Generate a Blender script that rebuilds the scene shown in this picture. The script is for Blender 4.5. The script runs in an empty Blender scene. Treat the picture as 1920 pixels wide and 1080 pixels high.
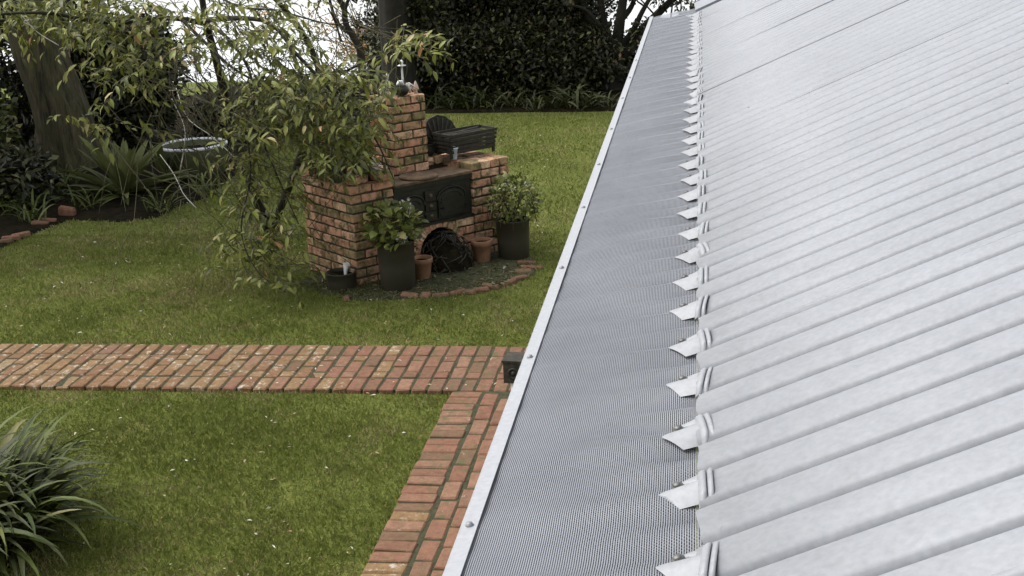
import bpy, math, random
import numpy as np
from mathutils import Vector, Matrix
random.seed(7); rng = np.random.default_rng(11)
PI = math.pi
scn = bpy.context.scene
col = scn.collection
# ------------------------------------------------------------------ camera
H = 3.4
F_PX, PITCH, ROLL, YAW = 2431.1, 0.2925, -0.0444, 0.14876
def cam_axes():
    cy, sy = math.cos(YAW), math.sin(YAW)
    w = np.array([-sy*math.cos(PITCH), cy*math.cos(PITCH), -math.sin(PITCH)])
    r = np.array([cy, sy, 0.0]); u = np.cross(r, w)
    c, s = math.cos(ROLL), math.sin(ROLL)
    return c*r+s*u, -s*r+c*u, w
CR, CU, CW = cam_axes()
cd = bpy.data.cameras.new('camera'); cam = bpy.data.objects.new('camera', cd); col.objects.link(cam)
cd.lens = F_PX/1920*36; cd.sensor_width = 36; cd.clip_start = 0.05; cd.clip_end = 6000
m = Matrix((tuple(CR), tuple(CU), tuple(-CW))).transposed().to_4x4(); m.translation = (0, 0, H)
cam.matrix_world = m; scn.camera = cam
def ray(x, y): return CW + CR*(x-960)/F_PX + CU*(540-y)/F_PX
def at(x, y, Y):                       # the point on the sight line of photo pixel (x, y) that lies Y metres along the garden
    d = ray(x, y); return np.array([0, 0, H]) + d*(Y/d[1])
def gnd(x, y, z=0.0):
    d = ray(x, y); return np.array([0, 0, H]) + d*((z-H)/d[2])
# ------------------------------------------------------------------ light
SUN_EL, SUN_AZ = math.radians(55), math.radians(276)   # azimuth from +Y clockwise
world = bpy.data.worlds.new('World'); scn.world = world; world.use_nodes = True
nt = world.node_tree; nt.nodes.clear()
sky = nt.nodes.new('ShaderNodeTexSky'); sky.sky_type = 'NISHITA'; sky.sun_disc = False
sky.sun_elevation = SUN_EL; sky.sun_rotation = SUN_AZ; sky.air_density = 1.3; sky.dust_density = 4.0; sky.ozone_density = 1.0
hs = nt.nodes.new('ShaderNodeHueSaturation'); hs.inputs['Saturation'].default_value = 0.26
bg = nt.nodes.new('ShaderNodeBackground'); bg.inputs['Strength'].default_value = 0.15
wo = nt.nodes.new('ShaderNodeOutputWorld')
nt.links.new(sky.outputs[0], hs.inputs['Color']); nt.links.new(hs.outputs[0], bg.inputs[0]); nt.links.new(bg.outputs[0], wo.inputs[0])
sd = bpy.data.lights.new('sun', 'SUN'); sun = bpy.data.objects.new('sun', sd); col.objects.link(sun)
sd.energy = 1.1; sd.angle = math.radians(30); sd.color = (1.0, 0.97, 0.92)
sv = Vector((math.sin(SUN_AZ)*math.cos(SUN_EL), math.cos(SUN_AZ)*math.cos(SUN_EL), math.sin(SUN_EL)))
sun.rotation_euler = sv.to_track_quat('Z', 'Y').to_euler(); sun.location = (0, 0, 20)
scn.view_settings.view_transform = 'Standard'; scn.view_settings.look = 'None'
scn.view_settings.gamma = 1; scn.view_settings.exposure = 1.08
# ------------------------------------------------------------------ helpers
class MB:
    def __init__(s): s.v = []; s.f = []
    def add(s, vs, fs):
        o = len(s.v); s.v += [tuple(float(c) for c in p) for p in vs]; s.f += [tuple(i+o for i in f) for f in fs]; return s
    def box(s, x0, x1, y0, y1, z0, z1):
        return s.add([(x0,y0,z0),(x1,y0,z0),(x1,y1,z0),(x0,y1,z0),(x0,y0,z1),(x1,y0,z1),(x1,y1,z1),(x0,y1,z1)],
            [(3,2,1,0),(4,5,6,7),(0,1,5,4),(1,2,6,5),(2,3,7,6),(3,0,4,7)])
    def tube(s, pts, rad, n=6, cap=True):
        pts = [Vector(p) for p in pts]; k = len(pts)
        if not hasattr(rad, '__len__'): rad = [rad]*k
        vs = []; ref = None
        for i, p in enumerate(pts):
            t = (pts[min(i+1, k-1)]-pts[max(i-1, 0)]).normalized()
            if ref is None: ref = t.orthogonal().normalized()
            ref = (ref-t*ref.dot(t)); ref = ref.normalized() if ref.length > 1e-6 else t.orthogonal().normalized()
            b = t.cross(ref)
            for j in range(n):
                a = 2*PI*j/n; vs.append(p+(ref*math.cos(a)+b*math.sin(a))*rad[i])
        fs = [(i*n+j, i*n+(j+1) % n, (i+1)*n+(j+1) % n, (i+1)*n+j) for i in range(k-1) for j in range(n)]
        if cap: fs += [tuple(range(n))[::-1], tuple(range((k-1)*n, k*n))]
        return s.add(vs, fs)
    def lathe(s, prof, n=24, c=(0, 0, 0), capb=True, capt=False):
        vs = [(c[0]+r*math.cos(2*PI*j/n), c[1]+r*math.sin(2*PI*j/n), c[2]+z) for r, z in prof for j in range(n)]
        k = len(prof)
        fs = [(i*n+j, i*n+(j+1) % n, (i+1)*n+(j+1) % n, (i+1)*n+j) for i in range(k-1) for j in range(n)]
        if capb: fs.append(tuple(range(n))[::-1])
        if capt: fs.append(tuple(range((k-1)*n, k*n)))
        return s.add(vs, fs)
    def grid(s, P):                     # P[i][j] points
        a, b = len(P), len(P[0])
        return s.add([p for r in P for p in r], [(i*b+j, (i+1)*b+j, (i+1)*b+j+1, i*b+j+1) for i in range(a-1) for j in range(b-1)])
    def mesh(s, name, mat=None, smooth=False):
        me = bpy.data.meshes.new(name); me.from_pydata(s.v, [], s.f)
        if mat: me.materials.append(mat)
        if smooth: me.polygons.foreach_set('use_smooth', [True]*len(me.polygons))
        me.update(); return me
    def build(s, name, mat, parent=None, smooth=False): return link(name, s.mesh(name, mat, smooth), parent)
def link(name, me, parent=None, loc=None, rot=None, sc=None):
    o = bpy.data.objects.new(name, me); col.objects.link(o)
    if parent: o.parent = parent
    if loc is not None: o.location = [float(c) for c in loc]
    if rot is not None: o.rotation_euler = rot
    if sc is not None: o.scale = sc
    return o
def tag(o, label=None, cat=None, group=None, kind=None):
    if label: o['label'] = label
    if cat: o['category'] = cat
    if group: o['group'] = group
    if kind: o['kind'] = kind
    return o
def thing(name, label, cat, loc=(0, 0, 0), rz=0, group=None):
    return tag(link(name, None, None, loc, (0, 0, rz)), label, cat, group)
def spline(pts, n):                      # Catmull-Rom through points
    P = np.array(pts, float); P = np.vstack([2*P[0]-P[1], P, 2*P[-1]-P[-2]]); out = []
    segs = len(P)-3
    for i in range(n):
        t = i/(n-1)*segs; k = min(int(t), segs-1); t -= k; a, b, c, d = P[k:k+4]
        out.append(.5*((2*b)+(-a+c)*t+(2*a-5*b+4*c-d)*t*t+(-a+3*b-3*c+d)*t**3))
    return np.array(out)
def unit(a): return a/np.maximum(np.linalg.norm(a, axis=-1, keepdims=True), 1e-9)
def leaf_mesh(name, P, D, N, L, W, C, mat, fine=True, curl=.25):
    """many leaves in one mesh: P base, D direction, N upward normal, L length, W width, C colour"""
    n = len(P); D = unit(D); S = unit(np.cross(D, N)); N = np.cross(S, D)
    L = np.broadcast_to(L, n)[:, None]; W = np.broadcast_to(W, n)[:, None]
    if fine:
        tpl = [(0, 0, 0), (.3, -.42, .05), (.3, 0, -.02), (.3, .42, .05), (.68, -.4, -.02), (.68, 0, -.09), (.68, .4, -.02), (1, 0, -.34)]
        fc = [(0, 2, 1), (0, 3, 2), (1, 2, 5, 4), (2, 3, 6, 5), (4, 5, 7), (5, 6, 7)]
    else:
        tpl = [(0, 0, 0), (.45, -.5, .06), (1, 0, -.2), (.45, .5, .06)]; fc = [(0, 3, 2), (0, 2, 1)]
    k = len(tpl)
    V = np.stack([P+D*L*a+S*W*b+N*L*c*curl*3 for a, b, c in tpl], 1).reshape(-1, 3)
    base = (np.arange(n)*k)
    li = np.concatenate([base[:, None]+np.array(f)[None] for f in fc], 1)      # loops per leaf in face order
    cnt = np.array([len(f) for f in fc]); tot = np.tile(cnt, n)
    me = bpy.data.meshes.new(name); me.vertices.add(n*k); me.vertices.foreach_set('co', V.astype(np.float32).ravel())
    me.loops.add(li.size); me.loops.foreach_set('vertex_index', li.astype(np.int32).ravel())
    me.polygons.add(len(tot)); me.polygons.foreach_set('loop_start', np.concatenate([[0], np.cumsum(tot)[:-1]]).astype(np.int32))
    me.update(calc_edges=True); me.validate()
    ca = me.color_attributes.new('Col', 'FLOAT_COLOR', 'POINT')
    c4 = np.ones((n*k, 4), np.float32); c4[:, :3] = np.repeat(C, k, 0); ca.data.foreach_set('color', c4.ravel())
    me.materials.append(mat); return me
def pick(cols, n, probs=None, var=.2):
    C = np.array(cols)[rng.choice(len(cols), n, p=probs)]
    return C*(1+rng.uniform(-var, var, (n, 1)))
# ------------------------------------------------------------------ materials
def new_mat(name):
    m_ = bpy.data.materials.new(name); m_.use_nodes = True; t = m_.node_tree; t.nodes.clear()
    out = t.nodes.new('ShaderNodeOutputMaterial'); b = t.nodes.new('ShaderNodeBsdfPrincipled'); t.links.new(b.outputs[0], out.inputs[0])
    return m_, t, b, out
def N_(t, kind, **kw):
    n = t.nodes.new(kind)
    for k, v in kw.items():
        if k in n.inputs: n.inputs[k].default_value = v
        else: setattr(n, k, v)
    return n
def ramp(t, fac, stops):
    r = t.nodes.new('ShaderNodeValToRGB'); e = r.color_ramp.elements
    while len(e) < len(stops): e.new(.5)
    for q, (p, c) in zip(e, stops): q.position = p; q.color = (*c, 1) if len(c) == 3 else c
    t.links.new(fac, r.inputs[0]); return r.outputs[0]
def mixc(t, fac, a, b, mode='MIX'):
    n = t.nodes.new('ShaderNodeMix'); n.data_type = 'RGBA'; n.blend_type = mode
    for s, v in ((n.inputs[0], fac), (n.inputs[6], a), (n.inputs[7], b)):
        if hasattr(v, 'links') or hasattr(v, 'is_linked'): t.links.new(v, s)
        else: s.default_value = v if not isinstance(v, tuple) else (*v, 1)
    return n.outputs[2]
def coord(t, per_object=True):
    tc = t.nodes.new('ShaderNodeTexCoord')
    if not per_object: return tc.outputs['Object']
    oi = t.nodes.new('ShaderNodeObjectInfo'); vm = N_(t, 'ShaderNodeVectorMath', operation='MULTIPLY_ADD')
    cmb = t.nodes.new('ShaderNodeCombineXYZ')
    for i in range(3): t.links.new(oi.outputs['Random'], cmb.inputs[i])
    vm.inputs[1].default_value = (57, 91, 33); t.links.new(cmb.outputs[0], vm.inputs[0]); t.links.new(tc.outputs['Object'], vm.inputs[2])
    return vm.outputs[0]
def noise(t, vec, scale, detail=4, rough=.55):
    n = N_(t, 'ShaderNodeTexNoise', Scale=scale, Detail=detail, Roughness=rough); t.links.new(vec, n.inputs['Vector']); return n.outputs[0]
def bump(t, b, h, strength, dist=.01):
    n = N_(t, 'ShaderNodeBump', Strength=strength, Distance=dist); t.links.new(h, n.inputs['Height']); t.links.new(n.outputs[0], b.inputs['Normal'])
def simple(name, c1, c2, scale=8, rough=.7, metal=0, bs=.3, bd=.01, det=4, spec=.4):
    m_, t, b, o = new_mat(name); v = coord(t); n = noise(t, v, scale, det)
    t.links.new(ramp(t, n, [(.3, c1), (.7, c2)]), b.inputs['Base Color'])
    b.inputs['Roughness'].default_value = rough; b.inputs['Metallic'].default_value = metal; b.inputs['Specular IOR Level'].default_value = spec
    if bs: bump(t, b, noise(t, v, scale*3, 5), bs, bd)
    return m_
def brick_mat(name, tones, moss=.5, lichen=.0):
    m_, t, b, o = new_mat(name); v = coord(t)
    oi = t.nodes.new('ShaderNodeObjectInfo')
    base = ramp(t, oi.outputs['Random'], tones)
    mott = ramp(t, noise(t, v, 22, 5, .65), [(.25, (.62, .58, .55)), (.75, (1.18, 1.16, 1.12))])
    c = mixc(t, 1.0, base, mott, 'MULTIPLY')
    mm = ramp(t, noise(t, v, 9, 5, .7), [(.62-.2*moss, (0, 0, 0)), (.72-.1*moss, (1, 1, 1))])
    c = mixc(t, mm, c, (.075, .080, .030))
    if lichen:
        lm = ramp(t, noise(t, v, 14, 6, .75), [(.66-.14*lichen, (0, 0, 0)), (.80-.14*lichen, (.85, .85, .85))])
        c = mixc(t, lm, c, (.46, .44, .38))
    sp = ramp(t, noise(t, v, 160, 2), [(.30, (.45, .42, .4)), (.42, (1, 1, 1))]); c = mixc(t, .8, c, sp, 'MULTIPLY')
    t.links.new(c, b.inputs['Base Color']); b.inputs['Roughness'].default_value = .9; b.inputs['Specular IOR Level'].default_value = .25
    bump(t, b, noise(t, v, 60, 6, .7), .55, .006); return m_
RED = [(0, (0.1443, 0.0767, 0.0477)), (0.2, (0.187, 0.0967, 0.0613)), (0.45, (0.1706, 0.0854, 0.0546)), (0.62, (0.21, 0.1201, 0.0783)), (0.8, (0.1641, 0.0921, 0.06)), (0.95, (0.1312, 0.08, 0.0477)), (1, (0.2165, 0.1501, 0.0988))]
OLD = [(0, (0.4991, 0.2613, 0.1703)), (0.2, (0.61, 0.33, 0.2183)), (0.4, (0.2633, 0.2132, 0.1091)), (0.5, (0.6378, 0.3576, 0.2386)), (0.7, (0.5545, 0.3024, 0.1978)), (0.78, (0.305, 0.2476, 0.1227)), (0.86, (0.6654, 0.3851, 0.2593)), (1, (0.721, 0.5227, 0.3546))]
TAN = [(0, (0.1741, 0.1042, 0.0505)), (0.25, (0.1562, 0.0839, 0.0428)), (0.5, (0.1982, 0.1302, 0.0655)), (0.75, (0.1802, 0.1099, 0.053)), (0.9, (0.1441, 0.0809, 0.0428)), (1, (0.2162, 0.1678, 0.0959))]
M = {}
M['brick'] = brick_mat('barbecue_brick', OLD, .85, .10)
M['path_red'] = brick_mat('path_brick_red', RED[:6], .42, .15)
M['path_tan'] = brick_mat('path_brick_weathered', TAN, .12, .80)
M['mortar'] = simple('dark_mortar', (.030, .026, .014), (.060, .052, .028), 30, .95, bs=.5)
M['joint'] = simple('mossy_joint_soil', (.016, .018, .006), (.045, .044, .016), 25, .95, bs=.6)
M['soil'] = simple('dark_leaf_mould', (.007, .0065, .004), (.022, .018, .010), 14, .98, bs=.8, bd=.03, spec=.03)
M['black_pot'] = simple('dull_black_plastic', (.024, .021, .012), (.036, .031, .018), 6, .55, bs=.05)
M['iron'] = simple('weathered_cast_iron', (.012, .012, .010), (.030, .028, .020), 18, .5, metal=.25, bs=.25, bd=.003)
M['iron_rust'] = simple('rusty_hotplate', (.035, .032, .018), (.16, .095, .05), 11, .75, metal=.1, bs=.4, bd=.004)
M['charred'] = simple('charred_wicker', (.014, .013, .009), (.04, .035, .022), 30, .8, bs=.5)
M['terracotta'] = simple('weathered_terracotta', (.17, .095, .05), (.30, .155, .09), 13, .85, bs=.3, bd=.004)
M['white'] = simple('chalky_white_paint', (.55, .55, .54), (.80, .80, .80), 22, .6, bs=.2, bd=.003)
M['grey_pail'] = simple('blue_grey_pail', (.34, .38, .44), (.46, .50, .55), 20, .5, bs=.1)
M['twig'] = simple('olive_twig', (.040, .034, .016), (.095, .085, .040), 9, .8, bs=.3)
M['twig_dark'] = simple('dark_branch', (.010, .009, .006), (.026, .022, .012), 9, .9, bs=.3)
M['twig_lit'] = simple('light_catching_twig', (.30, .29, .24), (.55, .54, .50), 30, .7, bs=.2)  # bare twigs: the light they catch is put into the pale colour
M['tub'] = simple('olive_tub', (.030, .036, .012), (.055, .062, .022), 7, .7, bs=.2)
M['wall'] = simple('cream_weatherboard', (.52, .50, .44), (.60, .58, .52), 3, .7, bs=.1)
def bark_mat():
    m_, t, b, o = new_mat('furrowed_bark'); tc = t.nodes.new('ShaderNodeTexCoord'); mp = t.nodes.new('ShaderNodeMapping')
    mp.inputs['Scale'].default_value = (1, 1, .10); t.links.new(tc.outputs['Object'], mp.inputs[0])
    n = noise(t, mp.outputs[0], 16, 8, .7); n2 = noise(t, tc.outputs['Object'], 3, 4)
    c = ramp(t, n, [(.36, (.014, .012, .006)), (.5, (.075, .063, .030)), (.7, (.135, .115, .058))])
    c = mixc(t, ramp(t, n2, [(.45, (0, 0, 0)), (.7, (.6, .6, .6))]), c, (.060, .066, .020))
    t.links.new(c, b.inputs['Base Color']); b.inputs['Roughness'].default_value = .95; bump(t, b, n, 1.0, .10); return m_
M['bark'] = bark_mat()
def leaf_mat(name, trans=.25, rough=.45, spec=.4):
    m_, t, b, o = new_mat(name); a = N_(t, 'ShaderNodeAttribute', attribute_name='Col')
    t.links.new(a.outputs[0], b.inputs['Base Color']); b.inputs['Roughness'].default_value = rough; b.inputs['Specular IOR Level'].default_value = spec
    tr = t.nodes.new('ShaderNodeBsdfTranslucent'); t.links.new(a.outputs[0], tr.inputs[0])
    mx = t.nodes.new('ShaderNodeMixShader'); mx.inputs[0].default_value = trans
    t.links.new(b.outputs[0], mx.inputs[1]); t.links.new(tr.outputs[0], mx.inputs[2]); t.links.new(mx.outputs[0], o.inputs[0]); return m_
M['leaf'] = leaf_mat('leaf', .30, .5, .35); M['grass'] = leaf_mat('grass_blade', .2, .6, .25); M['leaf_dark'] = leaf_mat('evergreen_leaf', .12, .5, .35)
def strap_mat(name, tones, rough=.4):
    m_, t, b, o = new_mat(name); oi = t.nodes.new('ShaderNodeObjectInfo'); tc = t.nodes.new('ShaderNodeTexCoord')
    c = ramp(t, oi.outputs['Random'], tones)
    mp = t.nodes.new('ShaderNodeMapping'); mp.inputs['Scale'].default_value = (1, 14, 1); t.links.new(tc.outputs['Object'], mp.inputs[0])
    st = ramp(t, noise(t, mp.outputs[0], 12, 3), [(.3, (.75, .75, .7)), (.7, (1.2, 1.2, 1.2))]); c = mixc(t, 1., c, st, 'MULTIPLY')
    t.links.new(c, b.inputs['Base Color']); b.inputs['Roughness'].default_value = rough+.15; b.inputs['Specular IOR Level'].default_value = .22
    tr = t.nodes.new('ShaderNodeBsdfTranslucent'); t.links.new(c, tr.inputs[0]); mx = t.nodes.new('ShaderNodeMixShader'); mx.inputs[0].default_value = .15
    t.links.new(b.outputs[0], mx.inputs[1]); t.links.new(tr.outputs[0], mx.inputs[2]); t.links.new(mx.outputs[0], o.inputs[0]); return m_
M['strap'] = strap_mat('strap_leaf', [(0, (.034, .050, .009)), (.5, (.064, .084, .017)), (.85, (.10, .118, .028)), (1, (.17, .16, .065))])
M['strap_shade'] = strap_mat('shade_strap_leaf', [(0, (.018, .024, .006)), (.6, (.036, .044, .011)), (1, (.075, .082, .024))])  # darker copy of the strap leaf, shade put into its tones
M['sword'] = strap_mat('sword_leaf', [(0, (.062, .075, .022)), (.6, (.105, .118, .038)), (1, (.15, .16, .06))], .5)
M['tree_leaf'] = strap_mat('single_leaf', [(0, (.10, .118, .026)), (.4, (.15, .165, .04)), (.7, (.20, .205, .06)), (.93, (.32, .26, .11)), (.975, (.42, .21, .11)), (1, (.20, .20, .06))], .45)
def lawn_mat():
    m_, t, b, o = new_mat('lawn_turf'); tc = t.nodes.new('ShaderNodeTexCoord'); v = tc.outputs['Object']
    c = ramp(t, noise(t, v, 1.1, 5, .6), [(.3, (.082, .100, .020)), (.55, (.115, .130, .030)), (.75, (.155, .150, .050))])
    f = ramp(t, noise(t, v, 60, 3), [(.3, (.6, .6, .55)), (.7, (1.15, 1.15, 1.1))]); c = mixc(t, 1., c, f, 'MULTIPLY')
    t.links.new(c, b.inputs['Base Color']); b.inputs['Roughness'].default_value = .95; b.inputs['Specular IOR Level'].default_value = .1
    bump(t, b, noise(t, v, 45, 4), .6, .03); return m_
M['lawn'] = lawn_mat()
def metal_mat(name, c1, c2, metal, rough, blotch=9, spk=True):
    m_, t, b, o = new_mat(name); v = coord(t)
    n = noise(t, v, blotch, 6, .65); c = ramp(t, n, [(.28, c1), (.72, c2)])
    sp = ramp(t, noise(t, v, 130, 3), [(.3, (.90, .90, .90)), (.7, (1.07, 1.07, 1.07))]); c = mixc(t, 1., c, sp, 'MULTIPLY')
    if spk:
        d = ramp(t, noise(t, v, 26, 2), [(.205, (.5, .48, .43)), (.23, (1, 1, 1))]); c = mixc(t, 1., c, d, 'MULTIPLY')
        st = ramp(t, noise(t, v, 2.3, 5, .7), [(.35, (.92, .92, .92)), (.62, (1.02, 1.02, 1.02))]); c = mixc(t, 1., c, st, 'MULTIPLY')
    t.links.new(c, b.inputs['Base Color']); b.inputs['Metallic'].default_value = metal
    rr = N_(t, 'ShaderNodeMapRange'); rr.inputs['To Min'].default_value = rough-.06; rr.inputs['To Max'].default_value = rough+.08; t.links.new(n, rr.inputs[0])
    t.links.new(rr.outputs[0], b.inputs['Roughness']); bump(t, b, noise(t, v, 30, 4), .06, .004); return m_
M['galv'] = metal_mat('galvanised_sheet', (.198, .206, .221), (.228, .237, .253), .06, .62, 30)
M['galv_clip'] = metal_mat('bright_clip_metal', (.215, .222, .235), (.238, .245, .257), .08, .55, 20, False)
M['trim'] = metal_mat('pale_gutter_strip', (.255, .262, .274), (.28, .287, .298), .05, .45, 14, False)
M['screw'] = simple('dull_screw', (.07, .07, .07), (.13, .13, .12), 60, .5, metal=.5, bs=0)
M['screw_pale'] = simple('pale_screw', (.19, .195, .205), (.24, .247, .257), 60, .5, metal=.4, bs=0)
def guard_mat():                         # expanded-metal gutter guard: rows of small slots, open right through
    m_, t, b, o = new_mat('expanded_metal_mesh'); tc = t.nodes.new('ShaderNodeTexCoord'); sx = t.nodes.new('ShaderNodeSeparateXYZ')
    t.links.new(tc.outputs['UV'], sx.inputs[0])
    def mth(op, a, b_=None):
        n = t.nodes.new('ShaderNodeMath'); n.operation = op
        for s, v in zip(n.inputs, (a, b_)):
            if v is None: continue
            if isinstance(v, (int, float)): s.default_value = v
            else: t.links.new(v, s)
        return n.outputs[0]
    cx = mth('MULTIPLY', sx.outputs[0], 1/.0024); ix = mth('FLOOR', cx); fx = mth('SUBTRACT', mth('SUBTRACT', cx, ix), .5)
    par = mth('MULTIPLY', mth('MODULO', mth('ABSOLUTE', ix), 2.0), .5)
    cy = mth('ADD', mth('MULTIPLY', sx.outputs[1], 1/.0034), par); fy = mth('SUBTRACT', mth('SUBTRACT', cy, mth('FLOOR', cy)), .5)
    r2 = mth('ADD', mth('POWER', mth('DIVIDE', mth('ABSOLUTE', fx), .25), 2.0), mth('POWER', mth('DIVIDE', mth('ABSOLUTE', fy), .475), 4.0))
    hole = mth('LESS_THAN', r2, 1.0)
    n = noise(t, tc.outputs['Object'], 5, 5, .6); c = ramp(t, n, [(.3, (.158, .167, .186)), (.7, (.205, .215, .235))])
    t.links.new(c, b.inputs['Base Color']); b.inputs['Metallic'].default_value = .15; b.inputs['Roughness'].default_value = .55
    tp = t.nodes.new('ShaderNodeBsdfTransparent'); mx = t.nodes.new('ShaderNodeMixShader'); t.links.new(hole, mx.inputs[0])
    t.links.new(b.outputs[0], mx.inputs[1]); t.links.new(tp.outputs[0], mx.inputs[2]); t.links.new(mx.outputs[0], o.inputs[0]); return m_
M['guard'] = guard_mat()
def water_mat():
    m_, t, b, o = new_mat('still_water'); b.inputs['Base Color'].default_value = (.52, .54, .55, 1); b.inputs['Roughness'].default_value = .10
    b.inputs['IOR'].default_value = 1.33; b.inputs['Specular IOR Level'].default_value = .5
    tc = t.nodes.new('ShaderNodeTexCoord'); bump(t, b, noise(t, tc.outputs['Object'], .8, 3), .08, .05); return m_
M['water'] = water_mat()
# ------------------------------------------------------------------ setting: ground, water, beds
def strip(prof, x0, x1, nx, name, mat, kind='structure'):
    P = [[(x0+(x1-x0)*i/nx, y, z) for y, z in prof] for i in range(nx+1)]
    o = MB().grid(P).build(name, mat, None, True); return tag(o, kind=kind)
lawn = strip([(-60, 0), (3, 0), (10, 0), (18, 0), (24, 0), (27, -.15), (30, -1.2), (34, -2.6), (50, -3.2), (3500, -3.2)], -2500, 2500, 8, 'ground', M['lawn'])
tag(MB().grid([[(-2400, 33.2, -2.35), (-2400, 3000, -2.35)], [(2400, 33.2, -2.35), (2400, 3000, -2.35)]]).build('water', M['water']), kind='structure')
def flat_poly(name, pts, z, mat, edge=.03):
    """a low bed with a thick rim"""
    n = len(pts); b = MB(); c = np.mean(np.array(pts), 0)
    b.add([(x, y, 0.0) for x, y in pts]+[(x+(c[0]-x)*.03, y+(c[1]-y)*.03, z) for x, y in pts]+[(c[0], c[1], z+edge)],
          [(i, (i+1) % n, n+(i+1) % n, n+i) for i in range(n)]+[(n+i, n+(i+1) % n, 2*n) for i in range(n)])
    return tag(b.build(name, mat, None, True), kind='structure')
bed_px = [(-60, 500), (0, 470), (60, 440), (130, 413), (230, 417), (300, 408), (335, 388), (385, 372), (440, 330), (470, 270)]
bed_edge = [tuple(gnd(x, y)[:2]) for x, y in bed_px]
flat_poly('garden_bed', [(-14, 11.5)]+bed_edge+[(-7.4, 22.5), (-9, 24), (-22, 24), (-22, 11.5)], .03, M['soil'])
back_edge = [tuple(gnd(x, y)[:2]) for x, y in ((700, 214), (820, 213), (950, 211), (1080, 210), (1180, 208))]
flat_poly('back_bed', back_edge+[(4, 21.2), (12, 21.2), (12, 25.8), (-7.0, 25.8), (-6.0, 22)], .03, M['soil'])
# ------------------------------------------------------------------ brick paths
def brick_mesh(name, L, W, T, mat, seed, ch=.006):
    r = random.Random(seed); vs = []
    for sx in (-1, 1):
        for sy in (-1, 1):
            for sz in (-1, 1):
                j = [r.uniform(-.0022, .0022) for _ in range(3)]; c = ch*r.uniform(.6, 1.9)
                X, Y, Z = sx*L/2+j[0], sy*W/2+j[1], sz*T/2+j[2]
                vs += [(X, Y-sy*c, Z-sz*c), (X-sx*c, Y, Z-sz*c), (X-sx*c, Y-sy*c, Z)]
    import bmesh
    bm = bmesh.new()
    for v in vs: bm.verts.new(v)
    bmesh.ops.convex_hull(bm, input=bm.verts[:]); bmesh.ops.recalc_face_normals(bm, faces=bm.faces[:])
    me = bpy.data.meshes.new(name); bm.to_mesh(me); bm.free(); me.materials.append(mat); return me
BL, BW, BT = .229, .108, .075
PB = {k: [brick_mesh('path_brick_'+k, BL, BW, .05, M['path_'+k], i) for i in range(5)] for k in ('red', 'tan')}
WB = [brick_mesh('wall_brick', BL, BW, BT, M['brick'], 20+i, .005) for i in range(6)]
def lay(parent, pool, x, y, z, L, W, ang, T=1.0, tilt=.007):
    return link('brick', random.choice(pool), parent, (x, y, z), (random.gauss(0, tilt), random.gauss(0, tilt), ang+random.gauss(0, .014)), (L/BL, W/BW, T))
PY0, PY1 = 8.525, 9.49
path = tag(link('brick_path', None, None, (0, 0, 0)), kind='structure'); side = tag(link('side_path', None, None, (0, 0, 0)), kind='structure')
MB().box(-7.0, -.3, PY0+.022, PY1-.022, -.03, .0305).build('bedding', M['joint'], path)
MB().box(-1.735, -.3, 4.6, PY0+.018, -.03, .0285).build('bedding', M['joint'], side)
p4 = (PY1-PY0)/4; h2 = BL/2-.004; ci = 0; x = -.93
def tanprob(x): return min(.95, max(.04, (-x-1.9)/2.2))
while x > -6.75:
    pitch = .1185; kind = lambda: PB['tan' if random.random() < tanprob(x) else 'red']
    dz = random.gauss(0, .0015)
    rows = [(PY0+p4/2, BL), (PY1-p4/2, BL)]
    if ci % 2: rows += [(PY0+1.5*p4, BL), (PY0+2.5*p4, BL)]
    else: rows += [(PY0+p4*1.25, h2), (PY0+2*p4, BL), (PY0+p4*2.75, h2)]
    for yy, L in rows:
        lay(path, kind(), x+random.gauss(0, .002), yy+random.gauss(0, .003), .012+random.gauss(0, .0025), L-.005, BW*random.uniform(.95, 1.0), PI/2)
    x -= pitch; ci += 1
y = PY0-.06; k = 0
while y > 4.75:
    lay(side, PB['tan' if random.random() < .12 else 'red'], -1.75+BL/2+random.gauss(0, .004), y, .012+random.gauss(0, .0025), BL-.004, BW-.003, 0); y -= .1185
for c_ in range(5):
    y = PY0-.125-(.12 if c_ % 2 else .03)*1; xx = -1.75+.245+.055+c_*.122
    while y > 4.8:
        lay(side, PB['red'], xx+random.gauss(0, .003), y, .011+random.gauss(0, .003), BL-.006, BW-.002, PI/2); y -= .243
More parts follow.
